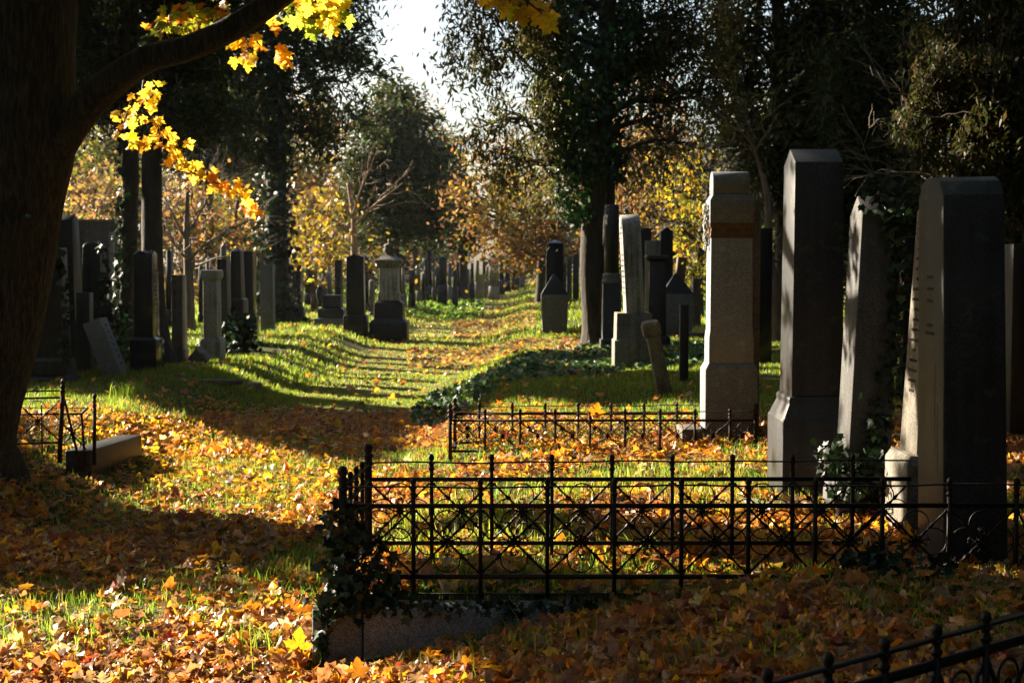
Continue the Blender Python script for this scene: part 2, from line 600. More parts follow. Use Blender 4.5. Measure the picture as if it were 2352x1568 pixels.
def scatter(mb, P, Nrm, size, colors, kind, curl=0.35, up=None):
    """leaves at P with normals Nrm; size and colours per leaf"""
    n = len(P)
    if not n:
        return
    T, F = TM[kind]
    Nrm = Nrm / np.maximum(np.linalg.norm(Nrm, axis=1, keepdims=True), 1e-9)
    a = R.randn(n, 3) if up is None else up
    a = a - Nrm * np.sum(a * Nrm, 1, keepdims=True)
    a /= np.maximum(np.linalg.norm(a, axis=1, keepdims=True), 1e-9)
    b = np.cross(a, Nrm)
    k = len(T)
    size = np.broadcast_to(np.asarray(size, float), (n,))
    c1, c2, c3 = (R.randn(3, n) * curl)
    z = T[None, :, 2] + (c1[:, None] * T[None, :, 0] ** 2 * 1.6 + c2[:, None] * T[None, :, 1] ** 2 + c3[:, None] * T[None, :, 0] * T[None, :, 1])
    if len(T) > 4 and curl > 0:
        z = z + R.randn(n, k) * (0.13 if kind == 'crumple' else curl * 0.09)
    asp = 0.85 + 0.3 * R.rand(n)
    V = P[:, None] + size[:, None, None] * (b[:, None] * (T[None, :, 0] * asp[:, None])[..., None] + a[:, None] * T[None, :, 1][..., None] + Nrm[:, None] * z[..., None])
    Fa = (np.arange(n)[:, None, None] * k + F[None]).reshape(-1, F.shape[1])
    mb.add(V.reshape(-1, 3), Fa, np.repeat(colors, len(F), 0))


def pal(n, cols, w, jit=0.22):
    c = np.array(cols)[R.choice(len(cols), n, p=np.array(w) / np.sum(w))]
    return np.clip(c * (1 + jit * R.randn(n, 1)) * (1 + 0.08 * R.randn(n, 3)), 0.004, 0.9)


LIT = ([(0.64, 0.37, 0.025), (0.58, 0.24, 0.02), (0.44, 0.14, 0.018), (0.26, 0.11, 0.04), (0.42, 0.23, 0.10), (0.50, 0.34, 0.19), (0.30, 0.045, 0.015)],
       [2.4, 4.2, 3.0, 2.0, 1.9, 1.3, 0.3])
BROWN = ([(0.24, 0.10, 0.04), (0.36, 0.22, 0.12), (0.30, 0.13, 0.05), (0.50, 0.22, 0.03), (0.55, 0.36, 0.03), (0.25, 0.04, 0.015)], [3, 3, 2, 1.6, 0.9, 0.5])
EVER = ([(0.034, 0.054, 0.018), (0.050, 0.066, 0.023), (0.075, 0.078, 0.026), (0.058, 0.046, 0.022)], [3, 2, 1, 0.7])
DROOP = ([(0.10, 0.10, 0.035), (0.13, 0.11, 0.04), (0.07, 0.085, 0.03), (0.11, 0.07, 0.03)], [3, 2, 2, 1])
OLIVE = ([(0.055, 0.06, 0.018), (0.075, 0.065, 0.022), (0.09, 0.05, 0.02), (0.035, 0.045, 0.015)], [3, 2, 1, 2])
YEL = ([(0.50, 0.35, 0.03), (0.38, 0.32, 0.04), (0.46, 0.25, 0.03), (0.20, 0.18, 0.04), (0.16, 0.10, 0.05)], [3, 2, 1.3, 1.6, 1.5])
ORA = ([(0.40, 0.20, 0.05), (0.32, 0.16, 0.07), (0.48, 0.32, 0.04), (0.20, 0.11, 0.07), (0.18, 0.17, 0.04)], [2.5, 3, 1.6, 3, 1.4])
PALEO = ([(0.42, 0.25, 0.09), (0.34, 0.18, 0.08), (0.46, 0.31, 0.05), (0.20, 0.13, 0.08), (0.16, 0.15, 0.04)], [3, 2, 2, 3, 1.5])
GREENY = ([(0.22, 0.26, 0.03), (0.34, 0.32, 0.03), (0.12, 0.16, 0.02)], [2, 2, 2])
IVYC = ([(0.011, 0.028, 0.010), (0.020, 0.048, 0.013), (0.009, 0.018, 0.009)], [3, 1.2, 2.5])


# ------------------------------------------------------------------ litter (fallen leaves)
def litter_density(x, y, U, V):
    d = np.ones(x.shape)
    d *= sst(930, 985, V + 70 * (n2(x, y, 0.6, 21) - 0.5))
    # green patches within the litter
    patch = sst(0.56, 0.68, n2(x, y, 0.9, 31))
    d *= 1 - 0.75 * patch * (V > 1000)
    d[(U < 360) & (V > 1375) & (V < 1510)] *= 0.45
    d[(U > 480) & (U < 780) & (V > 1170) & (V < 1290)] *= 0.6
    d[(y > 7.1) & (y < 7.58) & (x > -1.06) & (x < 0.15)] *= 0.08
    tg = inpoly(U, V, [(880, 1040), (1780, 1030), (1780, 1135), (1000, 1150)])
    d[tg] *= 0.32
    dk = inpoly(U, V, [(100, 860), (560, 870), (1000, 900), (1040, 960), (560, 960), (330, 960), (180, 930)])
    d[dk] *= 0.25
    sh = inpoly(U, V, [(1040, 900), (1620, 900), (1620, 965), (1050, 965)])
    d[sh] *= 0.25
    return d


def build_litter():
    mb = MB()
    N = 360000
    y = 4.6 + (21.5 - 4.6) * R.rand(N) ** 1.15
    x = -0.2 + (R.rand(N) - 0.5) * 2 * (0.40 * y + 3.4)
    z = gz(x, y)
    U, V = proj(np.stack([x, y, z], 1))
    d = litter_density(x, y, U, V)
    k = (R.rand(N) < d) & (V < 1900)
    x, y, z, U, V = x[k], y[k], z[k], U[k], V[k]
    if len(x) > 118000:
        s = R.choice(len(x), 118000, False)
        x, y, z, U, V = x[s], y[s], z[s], U[s], V[s]
    n = len(x)
    tilt = R.randn(n, 2) * 0.23
    up = R.rand(n) < 0.09
    tilt[up] *= 3.0
    Nn = np.stack([tilt[:, 0], tilt[:, 1], np.ones(n)], 1)
    size = np.clip(0.060 + 0.030 * R.randn(n), 0.018, 0.15)
    lift = 0.010 + 0.05 * R.rand(n) + up * 0.03
    brown = sst(0.45, 0.62, n2(x, y, 0.45, 41)) * 0.5 + ((U > 900) & (V > 1340)) * 0.5 + ((U < 900) & (V < 1040) & (V > 950) & (U > 560)) * 0.5  # brown patches, plus shade at front right and mid left put into colour
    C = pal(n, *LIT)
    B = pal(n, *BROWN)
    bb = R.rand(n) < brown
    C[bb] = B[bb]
    yl = inpoly(U, V, [(190, 930), (520, 990), (760, 1080), (760, 1180), (400, 1130), (200, 1050)]) & (R.rand(n) < 0.55)  # gold leaves put the glow of the sunlit patch into colour
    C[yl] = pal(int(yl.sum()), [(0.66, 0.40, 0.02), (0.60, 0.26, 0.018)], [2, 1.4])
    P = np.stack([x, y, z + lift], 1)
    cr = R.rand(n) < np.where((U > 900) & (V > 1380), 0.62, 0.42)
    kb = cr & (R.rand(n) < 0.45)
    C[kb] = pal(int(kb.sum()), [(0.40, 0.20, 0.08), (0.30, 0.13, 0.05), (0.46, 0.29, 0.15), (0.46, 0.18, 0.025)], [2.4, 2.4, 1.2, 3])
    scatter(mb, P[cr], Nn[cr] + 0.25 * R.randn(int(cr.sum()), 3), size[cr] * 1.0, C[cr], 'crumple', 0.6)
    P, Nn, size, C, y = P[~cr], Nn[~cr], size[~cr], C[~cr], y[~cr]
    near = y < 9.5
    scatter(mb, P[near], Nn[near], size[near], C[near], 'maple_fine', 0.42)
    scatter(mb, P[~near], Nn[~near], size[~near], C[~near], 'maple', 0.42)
    # bank of leaves piled against the front fence and curb
    # sparse leaves on the lawn, and the bands of leaves lying across the path further on
    bands = [((1040, 705), (1230, 775), 2600, ORA), ((1140, 655), (1240, 705), 900, ORA), ((940, 800), (1330, 835), 800, BROWN), ((1160, 625), (1240, 655), 700, ORA), ((640, 690), (760, 790), 260, BROWN)]
    for (a, b, cnt, pl) in bands:
        uu = a[0] + (b[0] - a[0]) * R.rand(cnt)
        vv = a[1] + (b[1] - a[1]) * R.rand(cnt)
        pts = []
        for q in range(cnt):
            Y = 2.0 * FPX / max(vv[q] - 610, 14)
            p = at(uu[q], vv[q], Y)
            pts.append((p[0], p[1]))
        pts = np.array(pts)
        w = n2(pts[:, 0], pts[:, 1], 0.35, 51)
        kk = w > 0.36
        pts = pts[kk]
        zz = gz(pts[:, 0], pts[:, 1])
        m_ = len(pts)
        t2 = R.randn(m_, 2) * 0.5
        scatter(mb, np.stack([pts[:, 0], pts[:, 1], zz + 0.03 + 0.05 * R.rand(m_)], 1), np.stack([t2[:, 0], t2[:, 1], np.ones(m_)], 1), 0.13 + 0.05 * R.rand(m_), pal(m_, *pl), 'quad', 0.3)
    cnt = 1500
    y = 16 + 50 * R.rand(cnt) ** 1.6
    x = xc(y) + R.randn(cnt) * (2.4 + 0.05 * y)
    z = gz(x, y)
    t2 = R.randn(cnt, 2) * 0.5
    scatter(mb, np.stack([x, y, z + 0.05 + 0.03 * R.rand(cnt)], 1), np.stack([t2[:, 0], t2[:, 1], np.ones(cnt)], 1), 0.08 + 0.05 * R.rand(cnt), pal(cnt, *LIT), 'maple', 0.4)
    o = mb.build('fallen_leaves', M['litter'])
    tag(o, 'carpet of yellow, orange and brown maple leaves on the ground', 'fallen leaves', kind='stuff')


build_litter()


# ------------------------------------------------------------------ grass
def blades(mb, x, y, h, w, cols, lean=0.45, seg=True):
    n = len(x)
    z = gz(x, y) - 0.01
    a = R.rand(n) * 2 * PI
    dx, dy = np.cos(a), np.sin(a)
    b = R.rand(n) * 2 * PI
    L = np.abs(R.randn(n)) * lean
    lx, ly = np.cos(b) * L, np.sin(b) * L
    P = np.stack([x, y, z], 1)
    W = np.stack([dx, dy, np.zeros(n)], 1) * (w / 2)[:, None]
    tip = P + np.stack([lx, ly, np.ones(n)], 1) * h[:, None] * np.array([1, 1, 0.95])
    if seg:
        mid = P + np.stack([lx * 0.35, ly * 0.35, np.full(n, 0.62)], 1) * h[:, None]
        V = np.stack([P - W, P + W, mid + W * 0.8, mid - W * 0.8, tip], 1).reshape(-1, 3)
        i = np.arange(n)[:, None] * 5
        mb.add(V, (i + np.array([[0, 1, 2, 3]])), cols)
        # tip triangles share the same vertices
        V2 = np.stack([mid - W * 0.8, mid + W * 0.8, tip], 1).reshape(-1, 3)
        mb.add(V2, np.arange(n)[:, None] * 3 + np.array([[0, 1, 2]]), cols)
    else:
        V = np.stack([P - W, P + W, tip], 1).reshape(-1, 3)
        mb.add(V, np.arange(n)[:, None] * 3 + np.array([[0, 1, 2]]), cols)


GR = [(0.13, 0.22, 0.02), (0.19, 0.26, 0.026), (0.28, 0.28, 0.05), (0.08, 0.15, 0.018)]


def build_grass():
    mb = MB()
    # near: short turf glimpsed between the leaves and a few taller tufts
    N = 80000
    y = 4.8 + 13 * R.rand(N) ** 1.2
    x = -0.2 + (R.rand(N) - 0.5) * 2 * (0.40 * y + 0.8)
    Ug, Vg = proj(np.stack([x, y, gz(x, y)], 1))
    k = (n2(x, y, 0.9, 31) > 0.55) | (R.rand(N) < 0.14) | ((Ug < 380) & (Vg > 1370) & (Vg < 1515)) | ((Ug > 470) & (Ug < 790) & (Vg > 1165) & (Vg < 1295))
    x, y = x[k], y[k]
    n = len(x)
    blades(mb, x, y, 0.05 + 0.06 * R.rand(n), 0.005 + 0.004 * R.rand(n), pal(n, GR, [2, 2, 1, 2]))
    tuft = [(1560, 1540, 60, 0.16), (1300, 1500, 50, 0.16), (650, 1340, 90, 0.14), (590, 1500, 90, 0.17), (690, 1290, 70, 0.13), (1690, 1420, 60, 0.15),
            (1750, 1500, 60, 0.15), (1160, 1520, 50, 0.18), (1820, 1560, 70, 0.14), (2010, 1420, 50, 0.14), (1450, 1430, 30, 0.13), (2260, 1500, 60, 0.14), (960, 1555, 40, 0.13), (300, 915, 160, 0.22), (255, 945, 80, 0.2), (420, 975, 60, 0.2), (120, 915, 120, 0.16), (60, 925, 80, 0.16), (2330, 1180, 60, 0.2)]
    for (U, V, c, h) in tuft:
        p = hit(U, V)
        x = p[0] + R.randn(c) * 0.10
        y = p[1] + R.randn(c) * 0.12
        blades(mb, x, y, h * (0.5 + 0.8 * R.rand(c)), 0.006 + 0.004 * R.rand(c), pal(c, [(0.14, 0.22, 0.02), (0.20, 0.26, 0.03), (0.10, 0.16, 0.02)], [2, 2, 1]), 0.55)
    # longer grass inside and between the fenced plots
    c = 5200
    x = -0.85 + 3.0 * R.rand(c)
    y = 8.45 + 3.9 * R.rand(c)
    k = n2(x, y, 1.3, 61) > 0.42
    x, y = x[k], y[k]
    c = len(x)
    blades(mb, x, y, 0.07 + 0.13 * R.rand(c), 0.006 + 0.004 * R.rand(c), pal(c, [(0.12, 0.19, 0.02), (0.20, 0.25, 0.03), (0.26, 0.26, 0.05)], [2, 2, 1]), 0.6)
    c = 1500
    x = -0.8 + 2.6 * R.rand(c)
    y = 7.55 + 0.75 * R.rand(c)
    k = n2(x, y, 1.7, 63) > 0.55
    x, y = x[k], y[k]
    c = len(x)
    blades(mb, x, y, 0.06 + 0.10 * R.rand(c), 0.005 + 0.003 * R.rand(c), pal(c, [(0.12, 0.19, 0.02), (0.20, 0.25, 0.03)], [2, 2]), 0.6)
    # lawn
    for (ya, yb, N, h0, h1, w) in ((13.0, 24, 175000, 0.05, 0.09, 0.011), (20, 36, 155000, 0.06, 0.12, 0.02), (34, 62, 90000, 0.08, 0.17, 0.04), (58, 130, 60000, 0.12, 0.26, 0.08)):
        y = ya + (yb - ya) * R.rand(N)
        x = -1 + (R.rand(N) - 0.5) * 2 * (0.37 * y + 4.0)
        s = x - xc(y)
        nn = n2(x, y, 0.8, 71)
        keep = np.where(np.abs(s) < 1.2, sst(0.0, 0.12, nn), sst(0.15, 0.4, nn)) * sst(ya, ya + 2.5, y)
        k = R.rand(N) < keep
        x, y, s = x[k], y[k], s[k]
        n = len(x)
        short = np.where(np.abs(s) < 1.2, 0.55, 1.0) * (0.6 + 0.9 * n2(x, y, 0.6, 77))
        C = pal(n, GR, [2, 2.4, 1.4, 1.5])
        dryc = n2(x, y, 0.3, 79)[:, None]
        dryc = dryc * np.where(np.abs(s) < 1.5, 1.25, 0.6)[:, None]
        C = C * (1 - 0.45 * dryc) + np.array([[0.24, 0.21, 0.06]]) * 0.45 * dryc
        blades(mb, x, y, (h0 + (h1 - h0) * R.rand(n)) * short, w * (0.7 + 0.6 * R.rand(n)), C, 0.5, seg=False)
    o = mb.build('grass', M['grass'])
    tag(o, 'green cemetery grass on the banks, the path and among the graves', 'grass', kind='stuff')


build_grass()


# ------------------------------------------------------------------ gravestones
def outline_top(w, h0, kind, rise):
    """right to left outline over the top of a stone of width w"""
    if kind == 'flat':
        return [(w / 2, h0), (-w / 2, h0)]
    if kind == 'gable':
        return [(w / 2, h0 - rise), (0, h0), (-w / 2, h0 - rise)]
    if kind == 'barrel':
        return [(w / 2 * math.cos(a), h0 - rise + rise * math.sin(a)) for a in np.linspace(0, PI, 13)]
    if kind == 'chamfer':
        return [(w / 2, h0 - rise), (w * 0.36, h0 - rise * 0.25), (w * 0.2, h0), (-w * 0.2, h0), (-w * 0.36, h0 - rise * 0.25), (-w / 2, h0 - rise)]


def block(mb, x, y, z0, z1, wb, db, taper=1.0, top='flat', axis='y', rise=0.1):
    """one stone block; x is its centre, y its front face; the outline is extruded along axis"""
    yc = y + db / 2
    if top == 'pyr':
        t = taper
        hz = z1 - rise
        V = [(x + sx * wb / 2, yc + sy * db / 2, z0) for sx, sy in ((-1, -1), (1, -1), (1, 1), (-1, 1))]
        V += [(x + sx * wb / 2 * t, yc + sy * db / 2 * t, hz) for sx, sy in ((-1, -1), (1, -1), (1, 1), (-1, 1))]
        V += [(x, yc, z1)]
        mb.add(V, [(3, 2, 1, 0), (0, 1, 5, 4), (1, 2, 6, 5), (2, 3, 7, 6), (3, 0, 4, 7), (4, 5, 8), (5, 6, 8), (6, 7, 8), (7, 4, 8)])
        return
    W, D = (wb, db) if axis == 'y' else (db, wb)
    o = [(-W / 2, z0), (W / 2, z0)] + outline_top(W * taper, z1, top, rise)
    n = len(o)
    V = []
    for sgn in (-1, 1):
        for (a, z) in o:
            t = 1 + (taper - 1) * (z - z0) / max(z1 - z0, 1e-6)
            e = sgn * D / 2 * t
            V.append((x + a, yc + e, z) if axis == 'y' else (x + e, yc + a, z))
    F = [tuple(range(n)), tuple(range(n, 2 * n))[::-1]]
    for k in range(n):
        F.append((k, n + k, n + (k + 1) % n, (k + 1) % n))
    if axis == 'y':
        F = [f[::1] for f in F]
    else:
        F = [f[::-1] for f in F]
    mb.add(V, F)


def moulding(mb, x, y, w, d, prof):
    """stack of rings: prof (extra, z)"""
    V = []
    for e, z in prof:
        V += [(x - w / 2 - e, y - e, z), (x + w / 2 + e, y - e, z), (x + w / 2 + e, y + d + e, z), (x - w / 2 - e, y + d + e, z)]
    F = [(3, 2, 1, 0)]
    for i in range(len(prof) - 1):
        for k in range(4):
            F.append((i * 4 + k, i * 4 + (k + 1) % 4, i * 4 + 4 + (k + 1) % 4, i * 4 + 4 + k))
    m = (len(prof) - 1) * 4
    F.append((m, m + 1, m + 2, m + 3))
    mb.add(V, F)


def zat(V, Y):
    return float(at(1176, V, Y)[2])


def xat(U, Y):
    return float(at(U, 610, Y)[0])


def stone(label, U0, U1, Vt, Vb, top='flat', axis='y', mt='granite', ped=None, cap=None, Y=None, d=0.3, lean=(0, 0), az=0.0, taper=0.92, rise=0.12, name='gravestone', cat='gravestone', group=None, inscribe=None, bev=0.008):
    Uc = (U0 + U1) / 2
    if Y is None:
        Y = float(hit(Uc, Vb)[1])
    x = xat(Uc, Y)
    w = xat(U1, Y) - xat(U0, Y)
    zb = min(g1(x, Y), g1(x, Y + d)) - 0.06
    zt = zat(Vt, Y + (d / 2 if top in ('gable', 'barrel', 'chamfer', 'pyr') and axis == 'x' or top == 'pyr' else 0))
    if Vb and Y:
        zb = min(zb, zat(Vb, Y))
    t = thing(name, label, cat, (x, Y + d / 2, zb), group)
    xf = rot_about((x, Y + d / 2, zb), lean[1], lean[0], az)
    z = zb
    for q, (Vp, e) in enumerate(ped or []):
        ee = e / FPX * Y
        z1 = zat(Vp, Y)
        mb = MB()
        k = min(0.05, (z1 - z) * 0.3)
        moulding(mb, x, Y, w, d, [(ee, z), (ee, z1 - k), (ee * 0.55, z1 - k * 0.4), (max(ee * 0.3, 0.004), z1)])
        mb.build('pedestal', M[mt], t, bevel=bev, xf=xf)
        z = z1 - 0.004
    zc = zt
    if cap:
        zc = zat(cap[0], Y)
    mb = MB()
    if cap:
        block(mb, x, Y, z, zc, w, d, taper)
    else:
        block(mb, x, Y, z, zt, w, d, taper, top, axis, rise)
    sh = mb.build('shaft', M[mt], t, bevel=bev, xf=xf)
    if cap:
        e = cap[1] / FPX * Y
        mb = MB()
        h = zt - zc
        wt, dt = w * taper, d * taper
        yy = Y + (d - dt) / 2
        moulding(mb, x, yy, wt, dt, [(0.003, zc - 0.004), (e * 0.5, zc + h * 0.2), (e, zc + h * 0.35), (e, zc + h * 0.8), (e * 0.7, zt)])
        mb.build('cap', M[mt], t, bevel=bev, xf=xf)
    if inscribe:
        inscription(t, x, Y, z, zc, w, d, taper, xf, **inscribe)
    return t


def inscription(t, x, Y, z0, z1, w, d, taper, xf, side=-1, rows=(0.45, 0.8), nrow=8, fill=0.7, mt='letter', lh=0.022):
    """lines of small cut letters on the face that looks at the path"""
    for r in range(nrow):
        mb = MB()
        f = rows[0] + (rows[1] - rows[0]) * r / max(nrow - 1, 1)
        z = z0 + f * (z1 - z0)
        tt = 1 + (taper - 1) * f
        xe = x + side * w / 2 * tt
        half = d / 2 * tt * fill * random.uniform(0.35, 1.0)
        yy = Y + d / 2 - half
        while yy < Y + d / 2 + half:
            cw = lh * random.uniform(0.35, 0.7)
            # each letter: one or two upright strokes and a bar
            sx = (xe - 0.004, xe + 0.0025) if side > 0 else (xe - 0.0025, xe + 0.004)
            box(mb, sx[0], sx[1], yy, yy + lh * 0.16, z, z + lh)
            q = random.random()
            if q < 0.6:
                box(mb, sx[0], sx[1], yy + cw, yy + cw + lh * 0.16, z, z + lh)
            if q < 0.4:
                box(mb, sx[0], sx[1], yy + lh * 0.17, yy + cw - 0.001, z + lh * 0.42, z + lh * 0.56)
            elif q > 0.5:
                box(mb, sx[0], sx[1], yy + lh * 0.17, yy + cw - 0.001, z + lh * 0.84, z + lh * 0.98)
            yy += cw + lh * 0.42 + (lh * 0.5 if random.random() < 0.16 else 0)
        mb.build('text_line', M[mt], t, xf=xf)


STONEROW = 'gravestones along the cemetery path'
FARROW = 'distant gravestones beside the path'


def stones_right():
    # R12: the large rounded stone nearest on the right
    x0, x1 = 2.375, 2.735
    Y, d = 7.75, 0.50
    zb = 0.05
    t = thing('gravestone', 'broad dark rounded granite stone behind the front iron fence, nearest on the right', 'gravestone', ((x0 + x1) / 2, Y + d / 2, zb), STONEROW)
    xf = rot_about(((x0 + x1) / 2, Y + d / 2, zb), 0.0, -0.020)
    mb = MB()
    block(mb, (x0 + x1) / 2, Y, zb, 2.29, x1 - x0, d, 0.93, 'chamfer', 'x', 0.10)
    mb.build('shaft', M['dark'], t, bevel=0.01, xf=xf)
    inscription(t, (x0 + x1) / 2, Y, zb, 2.29, x1 - x0, d, 0.93, xf, -1, (0.69, 0.75), 3, 0.42, 'letter', 0.020)
    inscription(t, (x0 + x1) / 2, Y, zb, 2.29, x1 - x0, d, 0.93, xf, -1, (0.61, 0.63), 2, 0.42, 'letter', 0.018)
    for (yy, za, zl) in ((Y + 0.16, 0.75, 0.5), (Y + 0.11, 0.66, 0.36), (Y + 0.08, 0.3, 0.2)):
        z = za
        mb = MB()
        while z < za + zl:
            h = random.uniform(0.03, 0.07)
            xx = x0 + 0.0125 * (z - zb) / 2.2 - 0.0
            yj = yy + random.uniform(-0.004, 0.004)
            box(mb, xx - 0.0018, xx + 0.006, yj, yj + random.uniform(0.003, 0.006), z, z + h)
            z += h - 0.002
        mb.build('crack', M['letter'], t, xf=xf)
    # R13: slim tapered stone just behind it with a stepped base
    t = thing('gravestone', 'slim pale tapering stone with worn text, tucked behind the broad rounded granite stone', 'gravestone', (2.62, 8.8, 0.0), STONEROW)
    mb = MB()
    moulding(mb, 2.60, 8.52, 0.40, 0.44, [(0.03, 0.0), (0.03, 0.60), (0.0, 0.655)])
    mb.build('pedestal', M['sand'], t, bevel=0.008)
    mb = MB()
    block(mb, 2.640, 8.55, 0.652, 2.26, 0.39, 0.38, 0.64, 'pyr', 'x', 0.12)
    mb.build('shaft', M['sand'], t, bevel=0.008)
    inscription(t, 2.640, 8.55, 0.652, 2.26 - 0.12, 0.39, 0.38, 0.64, lambda V: V, -1, (0.25, 0.92), 17, 0.62, 'letter', 0.017)
    # R10: tall stone with gabled top and moulded pedestal
    t = thing('gravestone', 'tallest stone, a dark lichen stained pillar with gabled top on a moulded pedestal', 'gravestone', (2.2, 10.5, 0.0), STONEROW)
    x, Y, w, d = 2.215, 10.28, 0.375, 0.46
    mb = MB()
    moulding(mb, x, Y, w, d, [(0.075, -0.02), (0.075, 0.68), (0.06, 0.70), (0.055, 0.72), (0.02, 0.80), (0.022, 0.84), (0.006, 0.855)])
    mb.build('pedestal', M['dark'], t, bevel=0.007)
    mb = MB()
    block(mb, x, Y, 0.85, 2.655, w, d, 0.93, 'gable', 'x', 0.11)
    mb.build('shaft', M['dark'], t, bevel=0.008)
    mb = MB()
    box(mb, 1.66, 2.42, 9.92, 10.16, 0.0, 0.135)
    mb.build('plinth', M['sand'], t, bevel=0.012)
    # R11: leaning ivy grown stone
    x, Y, w, d = 2.345, 9.35, 0.285, 0.37
    t = thing('gravestone', 'ivy grown stone leaning to the right between the tallest pillar and the broad rounded stone', 'gravestone', (x, Y + d / 2, 0.0), STONEROW)
    xf = rot_about((x, Y + d / 2, 0.0), 0.0, 0.040)
    mb = MB()
    block(mb, x, Y, -0.05, 2.262, w, d, 0.92, 'gable', 'x', 0.13)
    mb.build('shaft', M['grey'], t, bevel=0.008, xf=xf)
    mb = MB()
    moulding(mb, x, Y, w, d, [(0.06, -0.05), (0.06, 0.32), (0.02, 0.37)])
    mb.build('pedestal', M['grey'], t, bevel=0.008, xf=xf)
    # R9: grey granite pillar with rounded cap, brown cornice and a carved garland
    t = thing('gravestone', 'grey granite pillar with rounded cap, brown cornice and carved garland on its side', 'gravestone', (2.13, 14.05, -0.02), STONEROW)
    Y, d = 13.9, 0.31
    x = xat(1681, Y)
    w = xat(1731, Y) - xat(1632, Y)
    mb = MB()
    moulding(mb, x, Y, w, d, [(0.045, -0.06), (0.045, zat(848, Y)), (0.004, zat(832, Y))])
    mb.build('pedestal', M['granite_pale'], t, bevel=0.006)
    mb = MB()
    moulding(mb, x, Y, w, d, [(0.008, zat(833, Y)), (0.008, zat(776, Y)), (0.0, zat(762, Y)), (-0.002, zat(760, Y)), (-0.006, zat(546, Y))])
    mb.build('shaft', M['granite_pale'], t, bevel=0.006)
    mb = MB()
    moulding(mb, x, Y, w, d, [(-0.004, zat(546.5, Y)), (0.002, zat(541, Y)), (-0.004, zat(538, Y)), (-0.004, zat(533, Y)), (0.0, zat(531, Y)), (-0.008, zat(529, Y)), (-0.008, zat(524, Y)), (0.002, zat(521, Y)), (0.008, zat(512, Y))])
    mb.build('cornice', M['rust'], t, bevel=0.002)
    mb = MB()
    moulding(mb, x, Y, w, d, [(0.004, zat(512.5, Y)), (0.006, zat(459, Y)), (0.0, zat(457, Y)), (-0.028, zat(445, Y))])
    block(mb, x - 0.005, Y + 0.028, zat(445.2, Y), zat(392, Y), w - 0.062, d - 0.056, 1.0, 'barrel', 'x', 0.12)
    mb.build('cap', M['granite_pale'], t, bevel=0.005)
    # carved garland: a hanging rope of small petals and fruit standing out from the left face
    mb = MB()
    xl = x - w / 2
    for k in range(150):
        f = k / 150.0
        V = 470 + 103 * f
        bulge = 0.022 + 0.016 * abs(math.sin(f * 3.5 * PI)) * (1 - 0.3 * f)
        a = R.uniform(-PI / 2, PI / 2)
        c = np.array([xl - 0.012 - bulge * math.cos(a), Y + d * 0.45 + bulge * 1.5 * math.sin(a), zat(V, Y) + R.uniform(-0.012, 0.012)])
        ph = np.linspace(0, PI, 4)
        r = R.uniform(0.009, 0.017)
        lathe(mb, c[0], c[1], [(max(r * math.sin(p_), 0.001), c[2] - r * math.cos(p_)) for p_ in ph], 6)
    mb.build('garland', M['pale'], t, smooth=True)
    mb = MB()
    xb0, xb1 = xat(1640, 14.24), xat(1746, 14.24)
    box(mb, xb0, xb1, 14.225, 14.36, -0.06, zat(458, 14.24))
    mb.build('back_slab', M['sand'], t, bevel=0.006)
    # low plinth in front of it
    mb = MB()
    box(mb, xat(1568, 13.75), xat(1615, 13.75), 13.72, 14.2, -0.08, zat(985, 13.75))
    mb.build('plinth', M['sand'], t, bevel=0.01)

    # R6: broken tilted pillar
    Y = float(hit(1530, 905)[1])
    x = xat(1532, Y)
    zb = zat(912, Y)
    t = thing('gravestone', 'short weathered post with a knobbly broken head, tilted sharply to the left', 'gravestone', (x, Y + 0.1, zb), STONEROW)
    xf = rot_about((x, Y + 0.1, zb), 0.05, -0.215)
    mb = MB()
    block(mb, x, Y, zb, zb + 0.83, 0.19, 0.2, 0.93)
    mb.build('shaft', M['sand'], t, bevel=0.01, xf=xf)
    mb = MB()
    moulding(mb, x, Y, 0.18, 0.19, [(0.005, zb + 0.826), (0.028, zb + 0.86), (0.03, zb + 0.98), (0.012, zb + 1.03), (-0.02, zb + 1.045)])
    for k in range(8):
        c = (x + R.uniform(-0.1, 0.1), Y - 0.03 + R.uniform(-0.01, 0.02), zb + R.uniform(0.88, 1.02))
        r = 0.025
        lathe(mb, c[0], c[1], [(max(r * math.sin(p_), 0.001), c[2] - r * math.cos(p_)) for p_ in np.linspace(0, PI, 5)], 7)
    mb.build('head', M['sand'], t, bevel=0.006, xf=xf)
    # R8: thin post
    stone('plain thin stone post standing in grass beside the granite pillar with the garland', 1563, 1583, 700, 883, mt='dark', d=0.12, taper=1.0, name='stone_post', cat='stone post', Y=20.6)
    # R4: pale round topped stone on block base, leaning back
    Y = float(hit(1457, 846)[1])
    x = xat(1458, Y)
    zb = zat(848, Y) - 0.05
    t = thing('gravestone', 'pale round topped stone with lines of text tilted left on a square block', 'gravestone', (x, Y + 0.25, zb), STONEROW)
    mb = MB()
    moulding(mb, x, Y, xat(1499, Y) - xat(1418, Y), 0.62, [(0.04, zb), (0.04, zat(782, Y)), (0.012, zat(781, Y)), (0.0, zat(719, Y))])
    mb.build('pedestal', M['sand'], t, bevel=0.01)
    xs = xat(1461, Y)
    ws = xat(1484, Y) - xat(1441, Y)
    xf = rot_about((xs, Y + 0.3, zat(720, Y)), 0.0, -0.055)
    mb = MB()
    block(mb, xs, Y + 0.03, zat(720, Y), zat(491, Y), ws, 0.56, 1.0, 'barrel', 'x', 0.22)
    mb.build('shaft', M['pale'], t, bevel=0.012, xf=xf)
    inscription(t, xs, Y + 0.03, zat(720, Y), zat(491, Y), ws, 0.56, 1.0, xf, -1, (0.2, 0.86), 13, 0.72, 'letter', 0.035)
    # R3: column with ring
    Y = 29.6
    x = xat(1406, Y)
    zb = zat(802, Y) - 0.1
